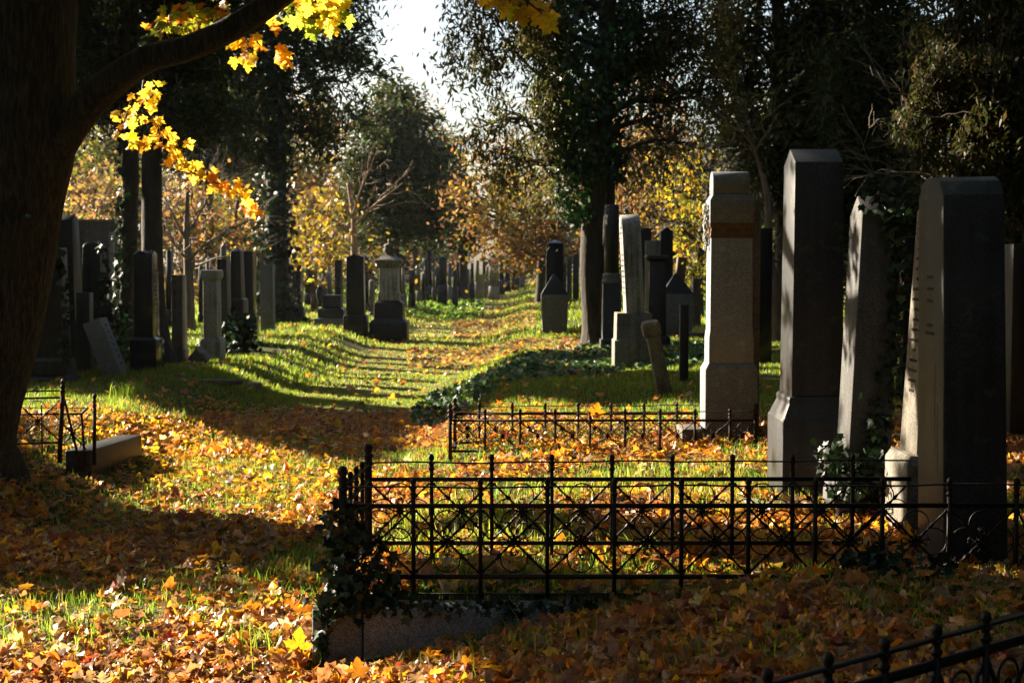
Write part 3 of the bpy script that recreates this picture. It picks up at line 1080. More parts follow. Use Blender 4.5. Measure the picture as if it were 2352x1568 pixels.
    t = thing('grave_column', 'dark round memorial column with a moulded ring, directly right of the ivy covered trunk', 'gravestone', (x, Y + 0.2, zb), STONEROW)
    r = (xat(1424, Y) - xat(1389, Y)) / 2
    mb = MB()
    lathe(mb, x, Y + r, [(r * 0.99, zat(628, Y)), (r * 0.96, zat(473, Y)), (r * 0.8, zat(469, Y))], 20)
    mb.build('shaft', M['dark'], t)
    mb = MB()
    lathe(mb, x, Y + r, [(r * 1.25, zat(652, Y)), (r * 1.28, zat(645, Y)), (r * 1.1, zat(641, Y)), (r * 1.2, zat(636, Y)), (r * 1.15, zat(630, Y)), (r, zat(627, Y))], 20)
    mb.build('ring', M['sand'], t)
    mb = MB()
    moulding(mb, x, Y, 2.1 * r, 2.1 * r, [(0.07, zb), (0.07, zat(780, Y)), (0.03, zat(778, Y)), (0.02, zat(652, Y))])
    mb.build('pedestal', M['dark'], t, bevel=0.01)
    # R1 and R7: squat stones with gabled roofs
    for (lab, Ua, Ub, apex, eave, base, Ue0, Ue1, Y, az) in (
            ('squat grey stone with steep gabled roof standing alone right of the sunlit path', 1247, 1302, 631, 677, 771, 1239, 1303, 36.5, 0.0),
            ('squat grey stone with steep gabled roof behind the thin stone post', 1526, 1590, 627, 675, 765, 1522, 1594, 34.0, 0.0)):
        x = xat((Ua + Ub) / 2, Y)
        w = xat(Ub, Y) - xat(Ua, Y)
        we = xat(Ue1, Y) - xat(Ue0, Y)
        zb = zat(base, Y) - 0.1
        t = thing('gravestone', lab, 'gravestone', (x, Y + 0.25, zb), STONEROW)
        mb = MB()
        block(mb, x, Y, zb, zat(eave, Y), w, 0.5, we / w * 0.98)
        mb.build('shaft', M['granite'], t, bevel=0.01)
        mb = MB()
        ze, za = zat(eave, Y), zat(apex, Y)
        V = [(x - we / 2, Y - 0.02, ze - 0.003), (x + we / 2, Y - 0.02, ze - 0.003), (x + we / 2, Y + 0.54, ze - 0.003), (x - we / 2, Y + 0.54, ze - 0.003), (x - we * 0.07, Y + 0.26, za), (x + we * 0.03, Y + 0.26, za)]
        mb.add(V, [(3, 2, 1, 0), (0, 1, 5, 4), (2, 3, 4, 5), (1, 2, 5), (3, 0, 4)])
        mb.build('roof', M['dark'], t, bevel=0.006)
    # R2
    stone('black obelisk with pointed top behind the squat gabled stone by the path', 1253, 1297, 551, 735, 'pyr', mt='black', d=0.6, Y=41.0, taper=0.86, rise=0.1, group=STONEROW)
    # R5 column with cornice
    stone('square pillar with projecting cornice and small upper block, right of the pale round topped stone', 1491, 1531, 586, 800, mt='dark', cap=(600, 7), d=0.45, Y=29.0, taper=0.98, ped=[(770, 9)], group=STONEROW)
    stone('small upright stone block seen above the corniced pillar', 1484, 1518, 552, 775, mt='sand', d=0.35, Y=30.5, taper=0.96, group=FARROW)
    stone('tall reddish gabled tomb under autumn leaves, far behind the pale round topped stone', 1436, 1482, 459, 720, 'gable', mt='rust', d=0.8, Y=48, taper=1.0, rise=0.3, group=FARROW)
    stone('dark flat topped stone between the round topped stone and the corniced pillar', 1469, 1497, 524, 770, mt='dark', d=0.4, Y=33, group=FARROW)
    stone('dark slab with pointed top beneath yellow foliage', 1516, 1547, 521, 760, 'gable', mt='dark', d=0.4, Y=38, group=FARROW)
    stone('leaning brown stone behind the gabled stone, half hidden by yellow leaves', 1540, 1562, 590, 760, mt='rust', d=0.4, Y=40, lean=(0.10, 0), group=FARROW)
    stone('grey stone with a sunlit edge left of the garland pillar', 1592, 1611, 640, 770, mt='sand', d=0.3, Y=38, group=FARROW)
    stone('black slab standing between the garland pillar and the tallest pillar', 1740, 1774, 524, 800, mt='black', d=0.3, Y=24, taper=1.0, group=FARROW)
    stone('dark slab with pale top between the two ivy shaded stones on the right', 2076, 2110, 543, 900, mt='black', d=0.3, Y=17.5, taper=1.0, group=FARROW)
    stone('tall dark stone at the right edge behind the broad rounded stone', 2326, 2372, 560, 1010, mt='dark', d=0.3, Y=13.5, taper=0.9, group=FARROW)
    stone('low pale block with sloping top at the right edge of the picture', 2332, 2380, 880, 985, mt='granite', d=0.4, Y=14.0, taper=0.95, group=FARROW)
    stone('low stone block among grass beyond the garland pillar', 1740, 1775, 780, 830, mt='sand', d=0.6, Y=27, taper=1.0, name='grave_kerb', cat='grave kerb')
    stone('long low kerb stone in the grass behind the thin stone post', 1580, 1622, 764, 782, mt='sand', d=0.5, Y=33, taper=1.0, name='grave_kerb', cat='grave kerb')
    for i, (a, b, vt, vb, Y, lab) in enumerate([
            (1302, 1314, 590, 690, 60, 'narrow far stone in shade right of the black obelisk'),
            (1316, 1330, 575, 690, 66, 'far grey stone touching the left side of the ivy covered trunk'),
            (1628, 1648, 560, 720, 48, 'far dark stone partly behind the garland pillar')]):
        stone(lab, a, b, vt, vb, mt='dark', d=0.4, Y=Y, group=FARROW)


stones_right()


def stones_left():
    G = STONEROW
    stone('broad tapered stone with an ivy strand on a wide base, closest behind the maple trunk', 62, 140, 568, 890, mt='dark', ped=[(862, 16), (822, 8)], d=0.45, Y=21.5, taper=0.86, group=G)
    stone('tall obelisk with sloping sides on a moulded pedestal, second behind the maple trunk', 118, 170, 493, 850, mt='dark', ped=[(735, 14)], d=0.5, Y=25.0, taper=0.80, top='gable', axis='x', rise=0.1, group=G)
    stone('plain tapering pillar with ivy along its right edge in front of the pale wall', 184, 232, 556, 850, mt='dark', d=0.45, Y=24.0, taper=0.82, top='chamfer', rise=0.08, group=G)
    stone('low dark stone leaning against the ivy edged pillar', 172, 204, 672, 852, mt='dark', d=0.25, Y=23.0, taper=0.95, group=G)
    stone('narrow grey pillar with square shoulder close to the pale wall', 171, 196, 602, 800, mt='sand', d=0.3, Y=29.0, taper=0.95, group=FARROW)
    # wall like family tomb
    t = thing('tomb_wall', 'large pale rendered tomb wall behind the left row of stones', 'tomb', (xat(212, 37), 37.2, 0.0))
    mb = MB()
    Y = 37.0
    box(mb, xat(150, Y), xat(268, Y), Y, Y + 0.5, -0.1, zat(509, Y))
    mb.build('wall', M['conc'], t, bevel=0.02)
    mb = MB()
    box(mb, xat(147, Y), xat(271, Y), Y - 0.05, Y + 0.55, zat(509.5, Y), zat(504, Y))
    mb.build('coping', M['conc'], t, bevel=0.01)
    mb = MB()
    box(mb, xat(252, Y), xat(264, Y), Y - 0.08, Y - 0.003, -0.1, zat(533, Y))
    mb.build('pilaster', M['pale'], t, bevel=0.01)
    stone('tilted pale granite stone with faint letters, fallen sideways against the black pillar', 236, 279, 728, 868, mt='granite_pale', d=0.42, Y=22.6, taper=0.97, lean=(-0.36, 0), group=G, top='flat', inscribe=dict(side=1, rows=(0.2, 0.85), nrow=7, fill=0.45, mt='letter', lh=0.04))
    stone('polished black pillar with gilt letters on its right side and a stepped foot', 306, 349, 576, 858, mt='black', ped=[(773, 9)], d=0.45, Y=23.2, taper=0.97, top='gable', axis='x', rise=0.06, group=G, inscribe=dict(side=1, rows=(0.25, 0.8), nrow=11, fill=0.6, mt='letterg', lh=0.05))
    stone('slender obelisk seen between the twin ivy trunks', 320, 341, 500, 800, mt='sand', d=0.4, Y=31, taper=0.7, top='pyr', rise=0.15, group=FARROW)
    stone('thin mossy pillar with a sunlit flat top right of the twin trunks', 392, 417, 631, 834, mt='sand', d=0.4, Y=26.0, taper=0.97, ped=[(800, 3)], group=G)
    stone('pale square column with a broken flat capital standing on bright grass', 465, 497, 620, 824, mt='pale', cap=(645, 5), ped=[(776, 7)], d=0.42, Y=26.5, taper=0.97, group=G)
    stone('dark pillar with bright flat top directly behind the pale column', 497, 520, 595, 806, mt='dark', ped=[(750, 8)], d=0.45, Y=28.5, taper=0.95, group=G)
    stone('obelisk with small pyramid top, fourth behind the pale column', 527, 553, 565, 800, mt='dark', ped=[(684, 6)], d=0.5, Y=31.0, taper=0.85, top='pyr', rise=0.12, group=G)
    stone('slim black pillar with bright top between the pyramid topped obelisk and the plain grey slab', 557, 580, 577, 782, mt='black', ped=[(722, 6)], d=0.5, Y=33.5, taper=0.97, group=G)
    stone('plain grey slab with sunlit top edge beside the thick ivy trunk', 597, 626, 607, 770, mt='granite', ped=[(757, 4)], d=0.35, Y=36.5, taper=1.0, group=G)
    stone('dark slab at the right foot of the thick ivy trunk', 670, 690, 622, 732, mt='dark', ped=[(712, 5)], d=0.5, Y=45, taper=0.98, group=G)
    stone('small dark stone tipped backwards right of the thick ivy trunk', 686, 702, 683, 732, mt='dark', d=0.3, Y=44.5, lean=(-0.22, 0), group=G)
    # stepped black tomb
    Y = 39.5
    t = thing('tomb', 'low stepped black tomb of three tiers with an urn beside its block', 'tomb', (xat(757, Y), Y + 0.5, -0.1))
    mb = MB()
    box(mb, xat(720, Y), xat(800, Y), Y, Y + 1.0, -0.15, zat(731, Y))
    mb.build('base', M['granite'], t, bevel=0.015)
    mb = MB()
    moulding(mb, xat(758, Y), Y + 0.1, xat(788, Y) - xat(728, Y), 0.8, [(0.0, zat(731.2, Y)), (0.0, zat(712, Y)), (-0.12, zat(705, Y))])
    mb.build('step', M['black'], t, bevel=0.01)
    mb = MB()
    box(mb, xat(737, Y), xat(780, Y), Y + 0.22, Y + 0.75, zat(705.2, Y), zat(678, Y))
    mb.build('block', M['dark'], t, bevel=0.02)
    mb = MB()
    xx = xat(731, Y)
    lathe(mb, xx, Y + 0.4, [(0.10, zat(705.5, Y)), (0.07, zat(695, Y)), (0.12, zat(680, Y)), (0.13, zat(668, Y)), (0.07, zat(660, Y)), (0.08, zat(657, Y))], 14)
    mb.build('urn', M['black'], t, smooth=True)
    stone('tall thin stone with a glowing edge behind the stepped black tomb', 768, 784, 597, 705, mt='dark', d=0.5, Y=47, taper=0.95, group=FARROW)
    stone('broad dark slab with low pointed top beside the urn monument', 794, 836, 583, 763, 'gable', mt='dark', ped=[(722, 6)], d=0.4, Y=37.5, taper=0.93, rise=0.08, group=G)
    # urn monument
    Y = 38.0
    x = xat(892, Y)
    k = Y / FPX
    t = thing('urn_monument', 'weathered pale monument crowned by an urn, with a wide cornice and stepped dark base', 'monument', (x, Y + 0.35, -0.1))
    mb = MB()
    moulding(mb, x, Y, 50 * k, 0.55, [(18 * k, -0.2), (18 * k, zat(741, Y)), (10 * k, zat(733, Y)), (8 * k, zat(730, Y)), (8 * k, zat(697, Y)), (0.0, zat(690, Y))])
    mb.build('pedestal', M['dark'], t, bevel=0.01)
    mb = MB()
    moulding(mb, x, Y + 0.02, 50 * k, 0.52, [(0.0, zat(690.5, Y)), (0.0, zat(674, Y)), (-3 * k, zat(668, Y)), (-3 * k, zat(615, Y))])
    mb.build('shaft', M['pale'], t, bevel=0.01)
    mb = MB()
    moulding(mb, x, Y + 0.02, 50 * k, 0.52, [(-3 * k, zat(615.5, Y)), (0, zat(612, Y)), (3 * k, zat(606, Y)), (6 * k, zat(602, Y)), (6 * k, zat(597, Y)), (-4 * k, zat(592, Y)), (-12 * k, zat(586, Y))])
    mb.build('cornice', M['conc'], t, bevel=0.008)
    mb = MB()
    lathe(mb, x, Y + 0.28, [(8 * k, zat(586.5, Y)), (8 * k, zat(583, Y)), (12 * k, zat(580, Y)), (14 * k, zat(572, Y)), (10 * k, zat(568, Y)), (13 * k, zat(566, Y)), (12 * k, zat(562, Y)), (5 * k, zat(559, Y)), (2 * k, zat(556, Y))], 16)
    mb.build('urn', M['conc'], t, smooth=True)
    # loose stones
    def rock(label, U, V, rx, ry, rz, mt, tilt, Y=None, rough=0.1, name='stone_fragment'):
        p = hit(U, V) if Y is None else at(U, V, Y)
        mb = MB()
        q = np.array([(sx * rx, sy * ry, sz * rz) for sx in (-1, 1) for sy in (-1, 1) for sz in (-1, 1)]) * (1 + rough * R.randn(8, 3))
        q = rot_about((0, 0, 0), *tilt)(q) + p + np.array([0, 0, rz * 0.7])
        mb.add(q, [(0, 1, 3, 2), (4, 6, 7, 5), (0, 4, 5, 1), (2, 3, 7, 6), (0, 2, 6, 4), (1, 5, 7, 3)])
        o = mb.build(name, M[mt], loc=p, bevel=0.02)
        tag(o, label, 'stone')
    rock('pointed broken stone lying at the foot of the pale column', 455, 835, 0.15, 0.12, 0.15, 'sand', (0.2, 0.75, 0.1))
    rock('mossy stone block tilted in the grass before the dark pointed slab', 838, 772, 0.28, 0.15, 0.09, 'sand', (0.15, 0.22, -0.2))
    rock('fallen slab slanting against the base of the urn monument', 910, 757, 0.24, 0.1, 0.12, 'granite', (0.5, 0.15, 0.1))
    rock('flat dark stone sunk in the lit grass bank', 680, 848, 0.25, 0.10, 0.03, 'dark', (0, 0.08, 0))
    rock('long mossy kerb across the shaded grass beneath the black pillar', 470, 880, 0.55, 0.10, 0.035, 'sand', (0, 0.02, 0.12), rough=0.12, name='grave_kerb')
    rock('short mossy kerb end at the edge of the leaf covered shade', 585, 893, 0.10, 0.12, 0.06, 'sand', (0, 0, 0.1), name='grave_kerb')
    # distant stones on the left of the path
    far = [
        (848, 859, 640, 735, 48, 'sand', 'short stone peeping out between the pointed slab and the urn monument'),
        (836, 846, 585, 725, 55, 'dark', 'dim far slab rising behind the right shoulder of the dark pointed slab'),
        (914, 922, 606, 700, 52, 'rust', 'reddish stone touching the right side of the urn monument'),
        (924, 931, 616, 690, 56, 'granite', 'slim far stone with bright top, first right of the reddish one'),
        (939, 951, 620, 688, 58, 'dark', 'short stubby far stone with rounded head above the sunlit bank'),
        (958, 966, 612, 682, 62, 'sand', 'far mottled stone half wrapped in foliage above the sunlit bank'),
        (975, 984, 597, 672, 68, 'dark', 'far blue grey stone topped with a pale rim, left of the tallest far pillar'),
        (985, 993, 575, 672, 72, 'black', 'tallest of the far pillars with a pale cap'),
        (994, 1000, 624, 670, 70, 'sand', 'low far stone between the tallest far pillar and the blue obelisk'),
        (1006, 1024, 590, 668, 70, 'black', 'far blue black obelisk on a wide foot'),
        (1029, 1036, 602, 668, 74, 'granite', 'far slim stone right of the blue black obelisk'),
        (1040, 1049, 620, 668, 70, 'dark', 'far low dark stone left of the far black trunk'),
        (1048, 1055, 602, 664, 80, 'black', 'far dark pillar just left of the far black trunk'),
        (1080, 1088, 604, 662, 80, 'dark', 'far dark pillar just right of the far black trunk'),
        (1092, 1100, 598, 660, 84, 'sand', 'far pale leaning stone right of the far black trunk'),
        (1107, 1114, 600, 655, 92, 'black', 'far dark pillar with pale cap behind the far stone trough'),
        (1162, 1172, 606, 648, 110, 'dark', 'far leaning slab under the yellow boughs near the end of the path'),
        (1176, 1190, 604, 645, 120, 'dark', 'far dim slab nearest the vanishing point of the path'),
        (716, 726, 617, 690, 56, 'rust', 'small reddish far stone left of the stepped black tomb'),
        (700, 714, 600, 690, 60, 'dark', 'far grey slab under yellow leaves right of the thick ivy trunk'),
        (505, 514, 560, 735, 44, 'granite', 'far pillar with glowing top above the dark pillar behind the pale column'),
        (455, 462, 607, 745, 42, 'dark', 'far narrow stone between the young tree and the pale column'),
        (378, 388, 575, 745, 40, 'dark', 'far dark stone under orange leaves left of the young tree'),
        (356, 366, 640, 800, 33, 'dark', 'dark narrow stone between the twin trunks and the thin mossy pillar'),
        (418, 428, 606, 760, 40, 'dark', 'shaded far stone directly left of the slender young tree'),
        (470, 482, 590, 740, 46, 'dark', 'far dim slab above the broken capital of the pale column'),
        (583, 593, 612, 740, 48, 'sand', 'far thin stone showing between the slim black pillar and the plain grey slab'),
        (740, 750, 628, 700, 64, 'dark', 'far dark stone above the block of the stepped black tomb'),
        (752, 760, 612, 690, 68, 'granite', 'far thin grey stone left of the tall stone with the glowing edge'),
        (1000, 1006, 612, 668, 78, 'dark', 'far slim shadow dark stone on the left shoulder of the blue black obelisk'),
        (1072, 1079, 616, 660, 88, 'granite', 'far short grey stone at the right root of the far black trunk'),
        (1148, 1158, 600, 652, 100, 'dark', 'far dark stone right of the broad pale brown slab'),
        (1194, 1204, 608, 640, 135, 'granite', 'last tiny grey stone before the path vanishes'),
        (1116, 1122, 612, 652, 100, 'sand', 'far pale thin stone left of the broad pale brown slab'),
        (966, 974, 626, 680, 64, 'dark', 'far low dark stone right of the mottled stone'),
        (1060, 1068, 590, 660, 96, 'dark', 'far tall stone hiding behind the far black trunk'),
        (244, 262, 640, 800, 30, 'sand', 'pale leaning slab beneath the tomb wall', ),
        (262, 274, 662, 800, 31, 'granite', 'small pale stone next to the leaning slab under the tomb wall'),
    ]
    for (a, b, vt, vb, Y, mt, lab) in far:
        top = random.choice(['flat', 'flat', 'gable', 'barrel', 'pyr'])
        stone(lab, a, b, vt, vb, top, mt=mt, d=0.4, Y=Y, taper=random.choice([0.9, 0.95, 1.0]), rise=0.08, lean=(random.uniform(-0.03, 0.03), 0), ped=[(vb - (vb - vt) * 0.2, 2)], group=FARROW, bev=0.0)
    stone('broad pale brown slab standing close to the far bend of the path', 1124, 1145, 592, 664, mt='sand', d=0.5, Y=88, taper=1.0, ped=[(657, 2)], group=FARROW, bev=0.0)
    # stone trough / planter
    Y = 84.0
    x = xat(1108, Y)
    t = thing('stone_planter', 'small pale stone planter far along the path beside the dark trunk', 'planter', (x, Y, -0.1))
    mb = MB()
    k = Y / FPX
    moulding(mb, x, Y, 16 * k, 16 * k, [(-3 * k, -0.1), (-2 * k, zat(652, Y)), (0, zat(634, Y)), (1.5 * k, zat(633, Y)), (1.5 * k, zat(630, Y))])
    mb.build('bowl', M['pale'], t)


stones_left()


# ------------------------------------------------------------------ iron fences
def scroll_pts(Rr):
    """half of a C scroll: from the bottom of a circle round and into a spiral; mirrored by the caller"""
    pts = [(0.0, -Rr)]
    th, x, y = 0.0, 0.0, -Rr
    ds = 0.10
    tot = math.radians(560)
    a = 0.0
    while a < tot:
        r = Rr if a < math.radians(150) else max(Rr * 0.12, Rr * 0.50 * math.exp(-(a - math.radians(150)) * 0.20))
        step = ds * (1.0 if r > Rr * 0.8 else 2.2)
        x += math.cos(a + step / 2) * r * step
        y += math.sin(a + step / 2) * r * step
        a += step
        pts.append((x, y))
    return pts


def fence_panel(mb, A, ex, w, z0, z1, sc=1.0):
    """scrollwork between two posts: A start point (x, y), ex unit vector, w bay width"""
    cx, cz = w / 2, (z0 + z1) / 2
    ey = np.array([-ex[1], ex[0]])

    def W(p, off=0.0):
        return np.array([A[0] + ex[0] * p[0] + ey[0] * off, A[1] + ex[1] * p[0] + ey[1] * off, p[1]])
    for s in (1, -1):
        n = 25
        P = [W((f * w, (z0 + (z1 - z0) * f) if s > 0 else (z1 - (z1 - z0) * f)), 0.005 * s) for f in np.linspace(0.03, 0.97, n)]
        rad = [0.0066 * sc * (1.0 + 0.75 * (math.cos(f * 8 * PI) > 0.55)) for f in np.linspace(0, 1, n)]
        tube(mb, P, rad, 4, True, twist=0.5)
    # rosette: two rings of petals
    for ring, (np_, ro, ri, th) in enumerate(((8, 0.044, 0.018, 0.008), (6, 0.024, 0.010, 0.015))):
        V, F = [], []
        m = np_ * 2
        for side in (-1, 1):
            for k in range(m):
                a = 2 * PI * k / m
                r = (ro if k % 2 == 0 else ri) * sc
                V.append(W((cx + r * math.cos(a), cz + r * math.sin(a)), side * th))
        F.append(tuple(range(m)))
        F.append(tuple(range(m, 2 * m))[::-1])
        for k in range(m):
            F.append((k, (k + 1) % m, m + (k + 1) % m, m + k))
        mb.add(V, F)
    Rr = 0.076 * min(w / 0.356, (z1 - z0) / 0.379)
    half = scroll_pts(Rr)
    for q in range(4):
        ca, sa = math.cos(q * PI / 2), math.sin(q * PI / 2)
        off = (((z1 - z0) if q % 2 == 0 else w) / 2) - Rr - 0.012
        for s in (1, -1):
            P = []
            for (px, pz) in half:
                x_, z_ = px * s, pz - off
                P.append(W((cx + x_ * ca - z_ * sa, cz + x_ * sa + z_ * ca)))
            tube(mb, P, np.linspace(0.0042, 0.0026, len(P)) * sc, 4, False)


def post(parent, x, y, z0, z1, r, m, big=False, lean=None):
    mb = MB()
    h = 0.10 if not big else 0.135
    k = r * (1.0 if not big else 0.9)
    mb2 = [(r, z0), (r, z1 - h)]
    box(mb, x - r, x + r, y - r, y + r, z0, z1 - h)
    prof = [(k * 1.15, z1 - h), (k * 1.7, z1 - h * 0.92), (k * 1.75, z1 - h * 0.85), (k * 1.2, z1 - h * 0.78), (k * 1.25, z1 - h * 0.62), (k * 1.9, z1 - h * 0.56), (k * 1.6, z1 - h * 0.50), (k * 0.95, z1 - h * 0.42),
            (k * 1.4, z1 - h * 0.32), (k * 1.6, z1 - h * 0.20), (k * 1.3, z1 - h * 0.08), (k * 0.5, z1)]
    lathe(mb, x, y, prof, 10)
    xf = rot_about((x, y, z0), *lean) if lean else None
    return mb.build('post', M[m], parent, bevel=0.0, xf=xf)


def rail(parent, a, b, za, zb, hw, hh, m, name='rail', sag=0.0):
    """rectangular bar from a to b; hw half depth, hh half height"""
    a, b = np.array(a, float), np.array(b, float)
    d = b - a
    L = np.linalg.norm(d)
    d /= L
    n_ = np.array([-d[1], d[0]])
    mb = MB()
    V, F = [], []
    K = 1 if sag == 0 else 24
    for i in range(K + 1):
        f = i / K
        p = a + d * L * f
        z = za + (zb - za) * f + (sag * math.sin(f * 9.3) * math.sin(f * 23.0) if sag else 0)
        for s, q in ((-1, -1), (1, -1), (1, 1), (-1, 1)):
            V.append((p[0] + n_[0] * hw * s, p[1] + n_[1] * hw * s, z + hh * q))
    for i in range(K):
        for k in range(4):
            F.append((i * 4 + k, i * 4 + (k + 1) % 4, i * 4 + 4 + (k + 1) % 4, i * 4 + 4 + k))
    F.append((3, 2, 1, 0))
    F.append((K * 4, K * 4 + 1, K * 4 + 2, K * 4 + 3))
    mb.add(V, F)
    return mb.build(name, M[m], parent)


def fence_row(t, a, b, bay, zoff, s, m, first=None, corner0=True, corner1=False, panels=True, low=True, npan=99):
    """row of posts from a to b; heights are those of the front plot times s, above zoff"""
    a, b = np.array(a, float), np.array(b, float)
    d = b - a
    L = np.linalg.norm(d)
    ex = d / L
    Z = lambda h: zoff + h * s
    first = bay if first is None else first
    xs = [first + i * bay for i in range(int((L - first) / bay + 1e-6) + 1)]
    if corner0:
        post(t, a[0], a[1], Z(-0.05), Z(0.685), 0.020 * math.sqrt(s), m, True)
    if corner1:
        post(t, b[0], b[1], Z(-0.05), Z(0.685), 0.020 * math.sqrt(s), m, True)
    for q in xs:
        p = a + ex * q
        post(t, p[0], p[1], Z(-0.02), Z(0.622), 0.0105, m)
    rail(t, a, b, Z(0.570), Z(0.585), 0.011, 0.0035, m, 'top_rail', sag=0.006)
    rail(t, a, b, Z(0.471), Z(0.474), 0.006, 0.012, m)
    rail(t, a, b, Z(0.092), Z(0.092), 0.006, 0.012, m)
    if low:
        rail(t, a, b, Z(0.0), Z(0.0), 0.008, 0.004, m, 'bottom_rail')
    if panels:
        edges = [0.0] + xs + ([L] if L - xs[-1] > 0.1 else [])
        for q0, q1 in list(zip(edges[:-1], edges[1:]))[:npan]:
            mb = MB()
            p = a + ex * q0
            fence_panel(mb, p, ex, q1 - q0, Z(0.105), Z(0.459), 1.0 if s > 0.9 else 0.9)
            mb.build('scroll_panel', M[m], t)


def build_fences():
    t = thing('grave_fence', 'black wrought iron fence with scrollwork around the nearest plot, its corner wrapped in ivy', 'iron fence', (1.0, 7.9, 0.05), 'iron grave fences')
    z0 = 0.055
    fence_row(t, (-0.898, 7.5), (2.85, 7.5), 0.356, z0, 1.0, 'iron', first=0.374)
    fence_row(t, (-0.85, 8.36), (2.36, 8.36), 0.356, z0 + 0.012, 1.0, 'iron', first=0.374)
    a, b = np.array([-0.898, 7.5]), np.array([-0.85, 8.36])
    for f in (0.27, 0.5, 0.74):
        p = a + (b - a) * f
        post(t, p[0], p[1], z0, z0 + 0.622, 0.0105, 'iron')
    rail(t, a, b, z0 + 0.57, z0 + 0.58, 0.013, 0.004, 'iron', 'top_rail')
    rail(t, a, b, z0 + 0.471, z0 + 0.483, 0.014, 0.006, 'iron')
    rail(t, a, b, z0 + 0.092, z0 + 0.10, 0.012, 0.006, 'iron')
    mb = MB()
    fence_panel(mb, a, (b - a) / np.linalg.norm(b - a), np.linalg.norm(b - a) * 0.5, z0 + 0.105, z0 + 0.459)
    mb.build('scroll_panel', M['iron'], t)
    # granite curb under it
    t = thing('grave_curb', 'granite curb stones under the nearest iron fence, partly buried in leaves', 'grave curb', (0, 7.45, -0.3))
    zt = zat(1396, 7.36)
    for (xa, xb) in ((xat(710, 7.36), xat(826, 7.36)), (xat(829.5, 7.36), xat(1430, 7.36)), (xat(1433, 7.36), 2.9)):
        mb = MB()
        box(mb, xa, xb, 7.36, 7.58, -0.40, zt + R.uniform(-0.006, 0.006))
        mb.build('curb_stone', M['granite_pale'], t, bevel=0.012)
    mb = MB()
    box(mb, xat(710, 7.36), xat(710, 7.36) + 0.22, 7.585, 8.5, -0.40, zt + 0.004)
    mb.build('curb_stone', M['granite_pale'], t, bevel=0.012)
    # second fence, around the granite pillar
    t = thing('grave_fence', 'lower rusty iron fence around the grey granite pillar with the garland', 'iron fence', (0.8, 14.0, -0.05), 'iron grave fences')
    s = 0.775
    fence_row(t, (xat(1033, 13.6), 13.6), (xat(1738, 13.6), 13.6), 0.336, -0.05, s, 'rusty', first=0.336, corner1=True)
    fence_row(t, (xat(1044, 14.45), 14.45), (xat(1606, 14.45), 14.45), 0.336, -0.075, s, 'rusty', first=0.25)
    a, b = np.array([xat(1033, 13.6), 13.6]), np.array([xat(1044, 14.45), 14.45])
    for h in (0.57, 0.471, 0.092):
        rail(t, a, b, -0.05 + h * s, -0.07 + h * s, 0.010, 0.005, 'rusty')
    # third: near right corner, mostly out of the frame
    t = thing('grave_fence', 'black iron fence corner cut off by the lower right edge of the picture', 'iron fence', (1.2, 4.2, 0.1), 'iron grave fences')
    Pa = np.array([xat(1772, 3.86), 3.86])
    Pb = np.array([xat(2165, 4.30), 4.30])
    ex = (Pb - Pa) / np.linalg.norm(Pb - Pa)
    bay = np.linalg.norm(Pb - Pa) / 3
    A = Pa - ex * bay
    B = Pa + ex * bay * 5
    zt = zat(1536, 3.86)
    zoff = zt - 0.622
    for i in range(7):
        p = A + ex * bay * i
        post(t, p[0], p[1], zoff - 0.1, zt + 0.004 * i, 0.0115, 'iron')
    rail(t, A, B, zoff + 0.575, zoff + 0.600, 0.012, 0.0045, 'iron', 'top_rail')
    rail(t, A, B, zoff + 0.495, zoff + 0.520, 0.007, 0.015, 'iron')
    rail(t, A, B, zoff + 0.10, zoff + 0.12, 0.007, 0.015, 'iron')
    for i in range(6):
        mb = MB()
        fence_panel(mb, A + ex * bay * i, ex, bay, zoff + 0.12, zoff + 0.48, 1.5)
        mb.build('scroll_panel', M['iron'], t)
    # fourth: broken fence beside the maple
    t = thing('grave_fence', 'broken leaning iron fence behind the maple trunk on the left', 'iron fence', (-4.3, 13.5, -0.1), 'iron grave fences')
    Y = 13.3
    zb = zat(1062, Y)

    def bar(Ua, Va, Ub, Vb, hw, nm='rail', Y0=Y, Y1=Y):
        mb = MB()
        tube(mb, [at(Ua, Va, Y0), at(Ub, Vb, Y1)], hw, 4, True, square=True)
        mb.build(nm, M['rusty'], t)
    post(t, xat(129, Y), Y, zb, zat(869, Y), 0.017, 'rusty', True, lean=(0, 0.062, 0))
    post(t, xat(199, Y), Y + 0.15, zat(1072, Y), zat(907, Y), 0.014, 'rusty', True, lean=(0, 0.015, 0))
    bar(144, 903, 187, 1078, 0.014, 'brace')
    bar(187, 950, 196, 1068, 0.013, 'post', Y + 0.05, Y + 0.05)
    bar(95, 930, 97, 1042, 0.009, 'post', Y + 0.2, Y + 0.2)
    bar(-20, 900, 140, 897, 0.010)
    bar(-20, 916, 140, 913, 0.013)
    bar(-20, 1021, 134, 1016, 0.013)
    bar(-20, 951, 187, 950.5, 0.012, 'rail', Y + 0.2, Y + 0.05)
    bar(-20, 935, 200, 937, 0.005, 'top_rail', Y + 0.2, Y + 0.15)
    bar(187, 950, 202, 936, 0.012, 'rail', Y + 0.05, Y + 0.15)
    for U0 in (26, -84):
        mb = MB()
        fence_panel(mb, (xat(U0, Y), Y), np.array([1.0, 0.0]), xat(U0 + 108, Y) - xat(U0, Y), zat(1015, Y), zat(917, Y))
        mb.build('scroll_panel', M['rusty'], t)
    mb = MB()
    fence_panel(mb, (xat(100, Y), Y + 0.2), np.array([1.0, 0.0]), xat(188, Y) - xat(100, Y), zat(1050, Y), zat(953, Y))
    mb.build('scroll_panel', M['rusty'], t)
    mb = MB()
